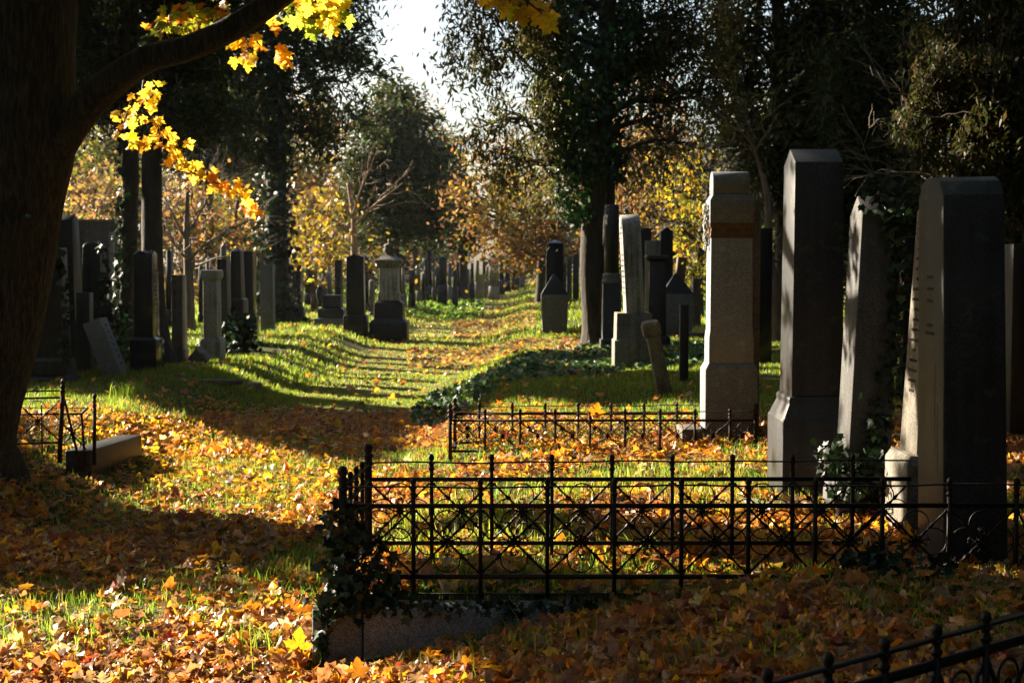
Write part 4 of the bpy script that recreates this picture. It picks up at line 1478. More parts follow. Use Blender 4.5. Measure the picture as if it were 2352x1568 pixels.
    V = [(xat(203, 13.4), 13.4, -0.35), (xat(203, 13.4) - 0.25, 13.4, -0.35), (xat(320, 14.9) - 0.25, 14.9, -0.35), (xat(320, 14.9), 14.9, -0.35)]
    V += [(x, y, zat(1034, 13.4) - 0.03 * (y > 14)) for x, y, _ in V]
    mb.add(V, [(0, 1, 2, 3), (7, 6, 5, 4), (0, 4, 5, 1), (1, 5, 6, 2), (2, 6, 7, 3), (3, 7, 4, 0)])
    o = mb.build('grave_curb', M['dark'], loc=V[0], bevel=0.012)
    tag(o, 'single weathered curb stone at the end of the broken fence near the maple', 'grave curb')


build_fences()

# ------------------------------------------------------------------ trees
for (U, V, Y, r) in [(320, 250, 13.05, 0.42), (300, 300, 13.05, 0.42), (370, 310, 12.95, 0.42), (410, 370, 12.95, 0.42), (480, 420, 12.95, 0.4), (545, 450, 12.95, 0.4), (560, 110, 12.65, 0.4), (610, 110, 12.65, 0.4), (700, 40, 12.45, 0.5), (1190, 20, 9.5, 0.45),
                     (700, 530, 52, 2.4), (760, 580, 52, 1.8), (1130, 480, 62, 1.2), (1210, 560, 60, 1.2), (1090, 560, 62, 1.0), (1460, 540, 46, 0.7), (1570, 560, 40, 0.7), (1500, 420, 46, 0.6), (450, 460, 39, 1.4), (550, 500, 50, 2.0),
                     (220, 430, 60, 2.4), (1435, 600, 25.2, 0.35), (1425, 560, 25.2, 0.3), (1450, 760, 24.9, 0.4), (1300, 430, 31, 0.5), (1280, 350, 31, 0.5), (1290, 250, 31, 0.8), (1150, 150, 31, 0.55), (1200, 280, 31, 0.6), (1240, 130, 31, 0.6), (1250, 360, 31, 0.6), (2200, 200, 20, 0.5), (2120, 260, 20, 0.45), (2290, 320, 19, 0.5),
                     (1612, 520, 14.0, 0.3), (1612, 900, 14.0, 0.3), (1625, 700, 14.0, 0.25), (1650, 420, 14.0, 0.2), (1815, 450, 10.5, 0.16), (1808, 620, 10.5, 0.15), (1800, 800, 10.5, 0.16), (1785, 1000, 10.5, 0.16), (1960, 540, 9.5, 0.18), (1945, 700, 9.5, 0.18), (1930, 900, 9.5, 0.18),
                     (2130, 470, 8.1, 0.10), (2150, 560, 7.95, 0.09), (2090, 800, 8.7, 0.16), (2085, 1000, 8.7, 0.16), (2100, 620, 8.7, 0.12), (2160, 860, 7.9, 0.09), (2090, 700, 8.7, 0.2), (2080, 900, 8.7, 0.2), (2175, 1230, 7.9, 0.10), (2060, 1150, 8.7, 0.14),
                     (560, 300, 45, 0.6), (482, 630, 26.6, 0.45), (508, 598, 28.6, 0.4), (540, 575, 31.1, 0.5), (568, 580, 33.6, 0.5), (612, 610, 36.6, 0.5), (405, 634, 26.1, 0.35), (480, 720, 26.4, 0.4), (892, 600, 38, 0.6), (1270, 650, 36.5, 0.5), (470, 280, 30, 0.5), (1480, 650, 24, 0.25)]:
    BEAMS.append((at(U, V, Y), r))


def limb_pts(a, b, sag=0.1, n=7, wob=0.06):
    a, b = np.array(a, float), np.array(b, float)
    L = np.linalg.norm(b - a)
    f = np.linspace(0, 1, n)[:, None]
    P = a + (b - a) * f
    P[:, 2] += (np.sin(f * PI) * sag * L)[:, 0]
    P[1:-1] += R.randn(n - 2, 3) * wob * L * 0.5
    return P


def bark_bump(amp, fr=9.0):
    def f(V, A, rr):
        a = A.ravel()
        z = V[:, 2]
        w = vnoise(np.stack([np.cos(a) * 2.5, np.sin(a) * 2.5, z * 1.2], 1), 5)
        q = vnoise(np.stack([np.cos(a + w) * fr, np.sin(a + w) * fr, z * 2.2 + w * 2], 1), 8)
        big = vnoise(np.stack([np.cos(a) * 1.3, np.sin(a) * 1.3, z * 0.8], 1), 15)
        return (np.abs(q - 0.5) * 2 * amp + (big - 0.5) * amp * 4) * (rr.ravel() / max(rr.max(), 1e-6)) ** 0.5
    return f


def densify(P, r, n):
    P = np.asarray(P, float)
    t = np.linspace(0, 1, len(P))
    q = np.linspace(0, 1, n)
    # smooth cubic-ish interpolation by repeated averaging of a linear one
    X = np.stack([np.interp(q, t, P[:, k]) for k in range(3)], 1)
    rr = np.interp(q, t, r)
    for _ in range(max(2, n // 14)):
        X[1:-1] = (X[:-2] + 2 * X[1:-1] + X[2:]) / 4
        rr[1:-1] = (rr[:-2] + 2 * rr[1:-1] + rr[2:]) / 4
    return X, rr


def crown_points(blobs, clump_r=0.35, per=26, droop=0.0, shell=0.25):
    Ps, Cs = [], []
    for (U, V, Y, ru, rv, ncl) in blobs:
        c = at(U, V, Y)
        k = Y / FPX
        rad = np.array([ru * k, (ru + rv) / 2 * k * 0.9, rv * k])
        d = R.randn(ncl, 3)
        d /= np.linalg.norm(d, axis=1, keepdims=True)
        q = c + d * rad * (R.rand(ncl, 1) ** (1 / 3.0 - shell * 0.6))
        Cs.append(q)
        n = ncl * per
        w = R.randn(n, 3) * clump_r * (0.6 + 0.8 * R.rand(ncl).repeat(per)[:, None])
        w[:, 2] *= 0.65
        if droop:
            w[:, 2] -= np.abs(R.randn(n)) * droop
        Ps.append(q.repeat(per, 0) + w)
    return np.concatenate(Ps), Cs


def tree(name, label, trunk, blobs, palette, lmat='needle', kind='spray', size=(0.22, 0.06), bark='barkd', per=26, clump_r=0.35, droop=0.0, group='trees among the graves', limbs=True, twigs=5, sides=12, base=None, trunk2=None, cat='tree', bump=0.02, bare=None, do_carve=1.0, limb_r=0.22):
    """trunk: list of (U, V, Y, width in photograph pixels) from the base up"""
    P = [at(U, V, Y) for (U, V, Y, w_) in trunk]
    r = [w_ / 2 * Y / FPX for (U, V, Y, w_) in trunk]
    gb = g1(P[0][0], P[0][1]) - 0.15
    P[0] = np.array([P[0][0], P[0][1], min(gb, P[0][2])])
    t = thing(name, label, cat, P[0], group)
    mb = MB()
    X, rr = densify(P, r, 40)
    flare = 1 + 0.55 * np.exp(-(X[:, 2] - X[0, 2]) / 0.35)
    tube(mb, X, rr * flare, sides, True, bump=bark_bump(bump) if bump else None)
    for tr in (trunk2 or []):
        X2, r2 = densify([at(U, V, Y) for (U, V, Y, w_) in tr], [w_ / 2 * Y / FPX for (U, V, Y, w_) in tr], 30)
        tube(mb, X2, r2, sides, True, bump=bark_bump(bump) if bump else None)
    if lmat == 'autumn':
        blobs = [(a_, b_, c_, d_, e_, max(4, int(f_ * 0.62))) for (a_, b_, c_, d_, e_, f_) in blobs]
        size = (size[0] * 0.9, size[1] * 1.2)
    if kind == 'spray':
        per, size, clump_r = int(per * 2.6), (size[0] * 0.80, size[1] * 0.9), clump_r * 0.85
    if blobs:
        pts, Cs = crown_points(blobs, clump_r, per, droop)
        if limbs:
            for (b, C) in zip(blobs, Cs):
                c = at(b[0], b[1], b[2])
                if not carve(np.array([c, c * 0.6 + P[0] * 0.4 + np.array([0, 0, c[2] * 0.3])])).all():
                    continue
                zt = c[2] - 0.25 * np.hypot(*(c[:2] - P[0][:2]))
                i = int(np.argmin(np.abs(X[:, 2] - zt) + (X[:, 2] > c[2] + 1) * 3))
                lr = min(rr[i] * 0.5, limb_r * 0.4)
                LP = limb_pts(X[i], c, 0.04, 9)
                tube(mb, LP, np.linspace(lr, lr * 0.35, 9), 6, True)
                for q in C[:twigs * 5]:
                    if not carve(q).all():
                        continue
                    j = R.randint(4, 9)
                    tube(mb, limb_pts(LP[j], q, 0.05, 5, 0.1), np.linspace(lr * 0.3, 0.008, 5), 4, False)
                if lmat == 'autumn':
                    for _q in range(16):
                        j = R.randint(3, 9)
                        e = np.array([R.randn(), R.randn(), 0.5 + 0.6 * R.randn()])
                        e *= R.uniform(1.0, 2.6) / np.linalg.norm(e)
                        TP = limb_pts(LP[j], LP[j] + e, 0.08, 6, 0.1)
                        tube(mb, TP, np.linspace(0.02, 0.006, 6), 3, False)
                        for _z in range(3):
                            i0 = R.randint(1, 5)
                            tube(mb, limb_pts(TP[i0], TP[i0] + e * 0.35 + R.randn(3) * 0.4, 0.05, 4, 0.1), np.linspace(0.009, 0.004, 4), 3, False)
    for (tr, w0, w1) in (bare or []):
        X3, r3 = densify([at(*q) for q in tr], np.linspace(w0, w1, len(tr)), 14)
        tube(mb, X3, r3, 5, False)
        for _ in range(9):
            j = R.randint(3, 13)
            d = X3[min(j + 1, 13)] - X3[j - 1]
            d /= np.linalg.norm(d)
            e = d + R.randn(3) * 0.55
            e /= np.linalg.norm(e)
            q = X3[j] + e * R.uniform(0.5, 1.5)
            LP = limb_pts(X3[j], q, 0.06, 5, 0.1)
            tube(mb, LP, np.linspace(r3[j] * 0.55, 0.006, 5), 4, False)
            for _k in range(2):
                q2 = LP[3] + (e + R.randn(3) * 0.6) * R.uniform(0.25, 0.6)
                tube(mb, limb_pts(LP[2], q2, 0.05, 4, 0.1), np.linspace(0.008, 0.004, 4), 3, False)
    mb.build('trunk', M[bark], t, smooth=True)
    if blobs:
        if kind == 'spray' and trunk[0][2] < 50:  # extra unseen clumps high on the tree, added to shut out sky
            top = []
            zf = max(at(trunk[0][0], -120, trunk[0][2])[2], 7.0)
            for i in range(5):
                c = np.array([P[0][0], P[0][1], zf + 1.8 + i * 1.6]) + R.randn(3) * np.array([1.5, 1.5, 0.4])
                d = R.randn(50, 3)
                d /= np.linalg.norm(d, axis=1, keepdims=True)
                top.append((c + d * 2.4 * R.rand(50, 1) ** 0.4).repeat(22, 0) + R.randn(1100, 3) * 0.3)
            pts = np.concatenate([pts] + top)
        pts = pts[carve(pts, m=0.08, amount=do_carve if (trunk[0][2] < 50 and lmat in ('needle', 'droop')) else 0.4)]
        pts = pts[pts[:, 2] > 0.5]
        n = len(pts)
        hi = 1.0 + 1.2 * (proj(pts)[1] < -60) * (kind == 'spray')
        mb = MB()
        if droop or kind == 'spray':
            up = np.stack([R.randn(n) * 0.45, R.randn(n) * 0.45, -np.ones(n) * (0.9 if droop else 0.1) + R.randn(n) * 0.4], 1)
            Nn = R.randn(n, 3)
        else:
            up = None
            Nn = R.randn(n, 3)
        scatter(mb, pts, Nn, hi * (size[0] + size[1] * R.randn(n).clip(-2, 2)), pal(n, *palette), kind, 0.3, up)
        mb.build('crown', M[lmat], t)
    return t


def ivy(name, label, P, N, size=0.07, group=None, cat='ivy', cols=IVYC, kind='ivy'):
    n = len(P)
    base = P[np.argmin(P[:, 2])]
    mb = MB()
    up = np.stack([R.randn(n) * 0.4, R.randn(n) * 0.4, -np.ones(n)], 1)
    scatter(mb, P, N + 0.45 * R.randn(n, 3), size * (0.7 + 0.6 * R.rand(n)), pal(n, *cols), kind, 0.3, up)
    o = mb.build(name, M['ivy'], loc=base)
    return tag(o, label, cat, group)


def around(path, n, spread=1.0, w=None):
    """points on the surface of a trunk given as (U, V, Y, width)"""
    X, rr = densify([at(U, V, Y) for (U, V, Y, q) in path], [q / 2 * Y / FPX for (U, V, Y, q) in path], 60)
    i = R.choice(60, n, p=(w / np.sum(w)) if w is not None else None)
    f = R.rand(n)[:, None]
    j = np.minimum(i + 1, 59)
    c = X[i] * (1 - f) + X[j] * f
    a = R.rand(n) * 2 * PI
    d = np.stack([np.cos(a), np.sin(a), np.zeros(n)], 1)
    r = rr[i] * (1 + np.abs(R.randn(n)) * 0.35 * spread) + 0.03
    return c + d * r[:, None], d


# --- foreground maple: trunk, one long limb, the crown above the frame and hanging leaves
GOLD = ([(0.76, 0.52, 0.05), (0.66, 0.54, 0.06), (0.72, 0.38, 0.035)], [3, 1.6, 1.6])
GOLDO = ([(0.72, 0.38, 0.035), (0.75, 0.50, 0.045), (0.56, 0.22, 0.03)], [3, 2, 1])


def maple():
    Y = 12.5
    t = thing('maple_tree', 'big dark maple on the left with a long mossy limb reaching over the graves', 'tree', at(-20, 1095, Y))
    edge = [(1130, 84, 136), (1085, 56, 122), (1050, 38, 116), (1000, 31, 112), (900, 46, 110), (800, 70, 108), (700, 90, 106), (600, 110, 106), (450, 136, 110), (350, 160, 122), (290, 160, 120), (200, 158, 112), (100, 160, 108), (0, 166, 104), (-120, 172, 100), (-300, 190, 92), (-520, 205, 80), (-800, 225, 55), (-1100, 240, 22)]
    P = [at(e - r, V, Y) for (V, e, r) in edge]
    r = [q * Y / FPX for (V, e, q) in edge]
    P[0] = P[0] + np.array([0, 0, -0.1])
    X, rr = densify(P, r, 190)
    mb = MB()
    tube(mb, X, rr, 110, True, bump=bark_bump(0.028, 11.0))
    # buttress roots
    for (U, V, q) in ((72, 1108, 0.08), (-10, 1130, 0.12), (120, 1098, 0.05)):
        p1 = at(U, V, Y - 0.35)
        p1[2] = g1(p1[0], p1[1]) - 0.05
        p0 = X[12].copy()
        p0[1] -= 0.1
        LP = np.array([p0, p0 * 0.45 + p1 * 0.55 + np.array([0, 0, -0.06]), p1])
        X4, r4 = densify(LP, [0.22, q * 1.3, q * 0.5], 14)
        tube(mb, X4, r4, 14, True, bump=bark_bump(0.02))
    mb.build('trunk', M['bark'], t, smooth=True)
    lim = [(60, 420, 12.5, 120), (120, 340, 12.45, 104), (165, 283, 12.35, 84), (215, 225, 12.3, 74), (285, 170, 12.2, 66), (340, 134, 12.1, 62), (420, 118, 12.0, 60), (500, 86, 11.9, 58), (570, 46, 11.8, 56), (640, -2, 11.7, 54), (730, -70, 11.5, 48), (840, -190, 11.2, 38), (980, -330, 10.8, 26), (1120, -420, 10.4, 12)]
    X2, r2 = densify([at(U, V, y) for (U, V, y, q) in lim], [q / 2 * y / FPX for (U, V, y, q) in lim], 120)
    mb = MB()
    tube(mb, X2, r2, 48, True, bump=bark_bump(0.012, 8.0))
    mb.build('limb', M['bark'], t, smooth=True)
    # round green tag with a number
    c = at(53, 495, Y - 0.46)
    i = int(np.argmin(np.abs(X[:, 2] - c[2])))
    yf = X[i][1] - math.sqrt(max(rr[i] ** 2 - (c[0] - X[i][0]) ** 2, 0.01)) - 0.055
    mb = MB()
    k = 24
    rad = 0.021
    V = [(c[0] + rad * math.cos(2 * PI * q / k), yf + e, c[2] + rad * math.sin(2 * PI * q / k)) for e in (0, 0.03) for q in range(k)]
    mb.add(V, [tuple(range(k)), tuple(range(k, 2 * k))[::-1]] + [(q, k + q, k + (q + 1) % k, (q + 1) % k) for q in range(k)])
    o = mb.build('tree_tag', M['tag'], t)
    mb = MB()
    for q in range(4):
        x0 = c[0] - 0.013 + q * 0.0072
        box(mb, x0, x0 + 0.0016, yf - 0.0015, yf + 0.001, c[2] - 0.005, c[2] + 0.006)
        if q in (1, 2):
            box(mb, x0 + 0.0036, x0 + 0.005, yf - 0.0015, yf + 0.001, c[2] - 0.005, c[2] + 0.006)
            for zz in (0.0046, 0.0, -0.005):
                box(mb, x0 + 0.0017, x0 + 0.0035, yf - 0.0015, yf + 0.001, c[2] + zz, c[2] + zz + 0.0013)
    n_ = mb.build('numeral', M['tagtext'], None, loc=ORG[t.name])
    n_.parent = o
    n_.location = (0, 0, 0)
    # hanging leaf sprays
    sprays = [
        ([(330, 185, 13.25), (325, 212, 13.15), (345, 245, 13.05), (365, 290, 13.00), (395, 330, 12.95), (415, 370, 12.95), (440, 405, 12.95)], 60, GOLD, 19, 0.088),
        ([(300, 235, 13.25), (290, 265, 13.15), (280, 295, 13.10), (300, 320, 13.10), (330, 330, 13.10)], 26, GOLD, 17, 0.09),
        ([(430, 390, 12.95), (470, 412, 12.95), (510, 425, 12.95), (550, 445, 12.95), (580, 480, 12.90)], 32, GOLDO, 16, 0.092),
        ([(575, 45, 12.85), (560, 85, 12.75), (575, 115, 12.65), (560, 125, 12.65)], 14, ([(0.66, 0.34, 0.02), (0.6, 0.4, 0.03)], [2, 1]), 18, 0.12),
        ([(600, 25, 12.85), (630, 80, 12.65), (640, 115, 12.65), (655, 130, 12.65)], 13, GOLDO, 12, 0.11),
        ([(640, -5, 12.75), (690, 30, 12.45), (720, 45, 12.35), (760, 25, 12.35), (800, 8, 12.35)], 46, GREENY, 26, 0.11),
        ([(650, -20, 12.75), (720, 10, 12.25), (770, 20, 12.15), (740, 60, 12.15)], 26, GOLD, 24, 0.105),
        ([(360, 80, 12.6), (400, 40, 12.8), (450, 30, 12.9), (510, 15, 12.9)], 70, ([(0.26, 0.24, 0.02), (0.5, 0.22, 0.02), (0.14, 0.17, 0.02)], [3, 2, 2]), 24, 0.095),
        ([(1080, -60, 9.6), (1120, 0, 9.5), (1160, -5, 9.5), (1190, 12, 9.5)], 10, ([(0.5, 0.45, 0.03), (0.62, 0.40, 0.03)], [1, 2]), 16, 0.125),
        ([(1180, -20, 9.5), (1225, 15, 9.4), (1250, 35, 9.4), (1262, 45, 9.4)], 9, ([(0.58, 0.46, 0.03), (0.64, 0.38, 0.02)], [1, 1]), 12, 0.14),
    ]
    for (pl, n, colr, spr, sz) in sprays:
        Q, rq = densify([at(*q) for q in pl], np.linspace(0.008, 0.003, len(pl)), 24)
        mb = MB()
        tube(mb, Q, rq, 5, False, col=(0.05, 0.035, 0.02))
        i = R.randint(3, 24, n)
        off = R.randn(n, 3) * spr * 0.9 * Y / FPX * np.array([[1, 1.3, 0.8]])
        P2 = Q[i] + off - np.array([[0, 0, 0.02]])
        for a, b in zip(Q[i], P2):
            tube(mb, [a, (a + b) / 2 + np.array([0, 0, 0.012]), b + np.array([0, 0, 0.03])], 0.0017, 3, False, col=(0.25, 0.12, 0.03))
        up = np.stack([R.randn(n) * 0.55, R.randn(n) * 0.35, -np.ones(n)], 1)
        Nn = np.stack([R.randn(n) * 0.6, -np.ones(n), R.randn(n) * 0.5 + 0.3], 1)
        scatter(mb, P2, Nn, sz * (0.75 + 0.5 * R.rand(n)), pal(n, *colr), 'maple_fine', 0.35, up)
        mb.build('leaf_spray', M['spray'], t)
    # the unseen crown above the frame, widened to block skylight, with cut light gaps
    bl = []
    for k in range(95):
        a, rr_ = R.uniform(0, 2 * PI), 9.5 * R.rand() ** 0.6
        c = np.array([-3.0 + rr_ * math.cos(a), 10.5 + rr_ * math.sin(a), R.uniform(5.6, 10.5)])
        bl.append((c, R.uniform(1.1, 1.9)))
    Pc = []
    mb2 = MB()
    for c, q in bl:
        q *= 1.15
        d = R.randn(240, 3)
        d /= np.linalg.norm(d, axis=1, keepdims=True)
        Pc.append(c + d * q * R.rand(240, 1) ** 0.4 * np.array([1, 1, 0.7]))
        if not carve(np.array([c, c * 0.6 + X[60] * 0.4])).all():
            continue
        i = int(np.argmin(np.abs(X[:, 2] - (c[2] - 1.5))))
        tube(mb2, limb_pts(X[i], c, 0.05, 7), np.linspace(0.09, 0.02, 7), 7, False)
    if mb2.n:
        mb2.build('limb', M['bark'], t, smooth=True)
    Pc = np.concatenate(Pc)
    U, V = proj(Pc)
    Pc = Pc[~((V > -8) & (U > -50) & (U < 2400)) & carve(Pc)]
    n = len(Pc)
    mb = MB()
    scatter(mb, Pc, R.randn(n, 3), 0.16 + 0.04 * R.rand(n), pal(n, *GREENY), 'maple', 0.3)
    mb.build('crown', M['autumn'], t)


maple()

G = 'trees among the graves'
# twin trunks on the left
T1 = [(330, 860, 26.0, 64), (302, 800, 26.2, 46), (297, 700, 26.3, 40), (297, 560, 26.4, 38), (300, 400, 26.4, 36), (296, 200, 26.5, 36), (300, 0, 26.5, 34), (310, -300, 26.6, 24), (315, -700, 26.6, 8)]
tree('evergreen_tree', 'ivy clad dark evergreen trunk, left one of the twin trunks behind the black pillar', T1,
     [(200, 60, 27, 100, 120, 25), (130, -60, 28, 150, 120, 45), (240, 190, 26.5, 60, 90, 15), (330, -160, 26, 170, 120, 60), (180, 240, 28, 60, 50, 7), (200, -350, 27, 200, 150, 67)], EVER, per=26, clump_r=0.32)
T2 = [(372, 838, 25.4, 76), (364, 800, 25.4, 56), (352, 700, 25.5, 48), (348, 560, 25.5, 47), (347, 400, 25.6, 46), (352, 200, 25.6, 42), (372, 60, 25.7, 38), (380, -200, 25.8, 28), (385, -600, 25.8, 8)]
tree('evergreen_tree', 'thick dark evergreen trunk, right one of the twin trunks, with bare root flare', T2,
     [(430, 160, 26, 95, 95, 30), (480, 40, 27, 110, 90, 42), (390, -60, 26, 150, 90, 56), (450, 260, 25.2, 60, 60, 12), (560, -120, 28, 140, 110, 56), (400, 320, 26, 40, 50, 4), (420, -350, 26, 200, 150, 56)], EVER, per=26, clump_r=0.32,
     trunk2=[[(352, 260, 25.6, 40), (400, 180, 25.9, 26), (420, 40, 26.3, 22), (440, -150, 26.5, 12)]])
P, N = around(T1[:8], 900, 1.3, np.concatenate([np.linspace(1.6, 0.4, 60)]))
k = (P[:, 0] < at(300, 500, 26.4)[0]) | (R.rand(len(P)) < 0.25)
ivy('ivy', 'dark ivy climbing the left one of the twin trunks', P[k], N[k], 0.14)
tree('evergreen_tree', 'shaggy dark evergreen in the upper left corner seen under the maple limb', [(126, 740, 47, 34), (126, 500, 47, 30), (128, 200, 47, 26), (150, -150, 47, 16)],
     [(190, 40, 47, 90, 90, 37), (260, 130, 46, 80, 80, 28), (180, 180, 47, 60, 70, 16), (330, 30, 47, 80, 90, 31), (420, 110, 48, 80, 80, 31), (230, -100, 47, 160, 90, 43), (300, 260, 46, 70, 50, 11), (470, 210, 44, 70, 80, 37), (400, 260, 42, 70, 70, 27), (520, 290, 42, 80, 60, 37), (430, 340, 42, 60, 40, 9), (340, 190, 43, 60, 70, 18), (150, 270, 48, 40, 40, 4)], EVER, per=24, clump_r=0.42, size=(0.30, 0.08))
tree('evergreen_tree', 'dim evergreen filling the background between the twin trunks and the thick ivy trunk', [(480, 700, 66, 26), (480, 500, 66, 22), (482, 300, 66, 18), (485, 120, 66, 8)],
     [(440, 260, 66, 70, 60, 50), (520, 300, 66, 70, 60, 50), (470, 350, 66, 90, 50, 50), (560, 370, 67, 60, 50, 36), (400, 330, 66, 50, 60, 30), (520, 220, 66, 80, 60, 46), (300, 330, 68, 60, 60, 24), (580, 250, 67, 50, 60, 30), (250, 280, 68, 60, 50, 20)], OLIVE, per=20, clump_r=0.55, size=(0.42, 0.1))
tree('evergreen_tree', 'dark evergreen peeping out right behind the maple trunk above its fork', [(40, 790, 37, 40), (40, 500, 37, 34), (42, 200, 37, 28), (44, -150, 37, 16)],
     [(90, 90, 37, 90, 100, 60), (170, 190, 36, 70, 70, 33), (30, 220, 36, 80, 90, 45), (200, 70, 38, 80, 80, 42), (120, 290, 35, 70, 40, 22), (-80, 120, 37, 110, 110, 60), (-60, 260, 35, 100, 70, 45), (260, 150, 35, 60, 60, 19), (-160, 200, 33, 100, 100, 45), (100, -40, 37, 150, 80, 60), (330, 270, 34, 60, 50, 13)], EVER, per=24, clump_r=0.40, size=(0.27, 0.07))
# thick ivy trunk further down the left row
T4 = [(640, 748, 44, 74), (636, 700, 44, 58), (634, 600, 44, 50), (634, 450, 44, 46), (636, 300, 44, 42), (640, 120, 44, 36), (645, -80, 44, 28), (650, -400, 44, 8)]
tree('evergreen_tree', 'evergreen with a thick ivy wrapped trunk in the middle of the left row', T4,
     [(640, 170, 44, 110, 110, 55), (755, 70, 45, 90, 110, 55), (800, 190, 46, 85, 90, 43), (560, 280, 44, 80, 90, 33), (720, 300, 45, 80, 70, 24), (590, 60, 45, 110, 110, 43), (800, -60, 46, 75, 110, 49), (700, -150, 45, 160, 110, 68), (580, 380, 43.5, 36, 60, 8), (850, 265, 46.5, 55, 50, 14), (690, 390, 45, 40, 40, 4)],
     EVER, per=24, clump_r=0.42, size=(0.30, 0.08))
P, N = around(T4[:6], 1300, 1.5)
ivy('ivy', 'ivy wrapped round the thick trunk in the middle of the left row', P, N, 0.2)
# far dark conifers left of the sky gap
tree('evergreen_tree', 'tall dull green conifer standing left of the bright sky gap', [(905, 690, 72, 26), (905, 550, 72, 22), (908, 400, 72, 16), (912, 200, 72, 6)],
     [(905, 225, 72, 34, 46, 14), (945, 270, 73, 46, 40, 20), (880, 300, 71, 50, 60, 24), (935, 350, 72, 80, 50, 40), (880, 420, 71, 80, 60, 44), (975, 410, 73, 50, 70, 34), (930, 500, 72, 90, 60, 44), (840, 510, 71, 70, 70, 34), (990, 520, 74, 36, 70, 22), (850, 380, 71, 36, 50, 12)], ([(0.045, 0.062, 0.022), (0.065, 0.072, 0.026), (0.085, 0.070, 0.028), (0.034, 0.054, 0.02)], [3, 2, 1, 2]), per=22, clump_r=0.6, size=(0.48, 0.12))
tree('evergreen_tree', 'dark conifer on the left of the path just before the vanishing point', [(1063, 662, 82, 24), (1062, 560, 82, 20), (1060, 450, 82, 14), (1058, 330, 82, 5)],
     [(1000, 380, 83, 45, 60, 34), (1030, 450, 82, 50, 70, 40), (1060, 520, 82, 50, 60, 44), (1010, 330, 84, 30, 40, 16)], EVER, per=22, clump_r=0.6, size=(0.5, 0.12))
tree('autumn_tree', 'small orange topped tree rising behind the dull green conifer', [(955, 690, 95, 14), (955, 500, 95, 10), (955, 260, 95, 4)],
     [(950, 265, 95, 36, 34, 22), (985, 330, 95, 30, 40, 14), (920, 310, 95, 30, 30, 10)], ORA, 'autumn', 'quad', (0.42, 0.1), per=14, clump_r=0.6)
# yellow tree with bare arching twigs
tree('autumn_tree', 'yellow leaved tree with bare arching twigs behind the dark pointed slab', [(815, 730, 54, 18), (813, 600, 54, 15), (812, 500, 54, 12), (800, 420, 54, 8)],
     [(700, 510, 52, 60, 55, 44), (755, 575, 51, 60, 42, 44), (670, 590, 50, 44, 40, 24), (740, 470, 53, 50, 40, 20), (880, 590, 54, 30, 30, 8)], YEL, 'autumn', 'quad', (0.24, 0.05), per=16, clump_r=0.5,
     bare=[([(812, 520, 54), (860, 470, 53), (900, 440, 52), (925, 420, 52)], 0.05, 0.012), ([(808, 500, 54), (830, 430, 53), (850, 385, 52)], 0.05, 0.012), ([(808, 500, 54), (770, 430, 53), (740, 390, 52)], 0.05, 0.012), ([(812, 540, 54), (760, 500, 52), (700, 470, 51)], 0.05, 0.012)], bark='barkp')
# young bare tree on the left
tree('young_tree', 'slender young tree with bare spreading twigs and a few orange leaves by the mossy pillar', [(437, 762, 38, 24), (434, 660, 38, 20), (430, 580, 38, 18), (428, 520, 38, 14), (430, 440, 38, 8)],
     [(450, 470, 39, 75, 60, 18), (520, 520, 40, 60, 50, 12), (410, 430, 39, 50, 40, 8)], ORA, 'autumn', 'quad', (0.17, 0.04), per=9, clump_r=0.4, limbs=False, bark='barkg',
     bare=[([(433, 600, 38), (470, 560, 37.5), (540, 520, 37), (590, 500, 36.5)], 0.05, 0.01), ([(430, 560, 38), (400, 500, 38), (375, 450, 38)], 0.05, 0.01), ([(430, 540, 38), (470, 470, 38), (500, 420, 38)], 0.045, 0.01), ([(432, 600, 38), (400, 560, 37), (380, 510, 37)], 0.04, 0.01), ([(432, 620, 38), (500, 590, 37), (560, 590, 37)], 0.04, 0.01)])
tree('autumn_tree', 'golden orange tree glowing behind the young bare tree', [(540, 700, 58, 16), (540, 560, 58, 12), (545, 460, 58, 8)],
     [(520, 500, 58, 70, 50, 60), (590, 540, 56, 50, 50, 44), (470, 560, 58, 60, 50, 54), (400, 520, 59, 40, 60, 34), (440, 430, 60, 50, 40, 20)], ORA, 'autumn', 'quad', (0.27, 0.06), per=14, clump_r=0.55)
tree('autumn_tree', 'pale orange tree above the tomb wall at the left', [(215, 640, 62, 16), (215, 520, 62, 12), (220, 420, 62, 8)],
     [(220, 430, 62, 60, 60, 64), (250, 480, 60, 50, 40, 40), (180, 460, 62, 40, 50, 34), (160, 400, 62, 30, 40, 16)], PALEO, 'autumn', 'quad', (0.28, 0.06), per=14, clump_r=0.5)
tree('autumn_tree', 'yellow green tree at the far left behind the maple fork', [(145, 640, 68, 14), (143, 500, 68, 12), (150, 400, 68, 8)],
     [(185, 350, 68, 60, 40, 34), (160, 480, 68, 30, 50, 18), (230, 320, 69, 45, 30, 14)], GREENY, 'autumn', 'quad', (0.3, 0.06), per=14, clump_r=0.6)

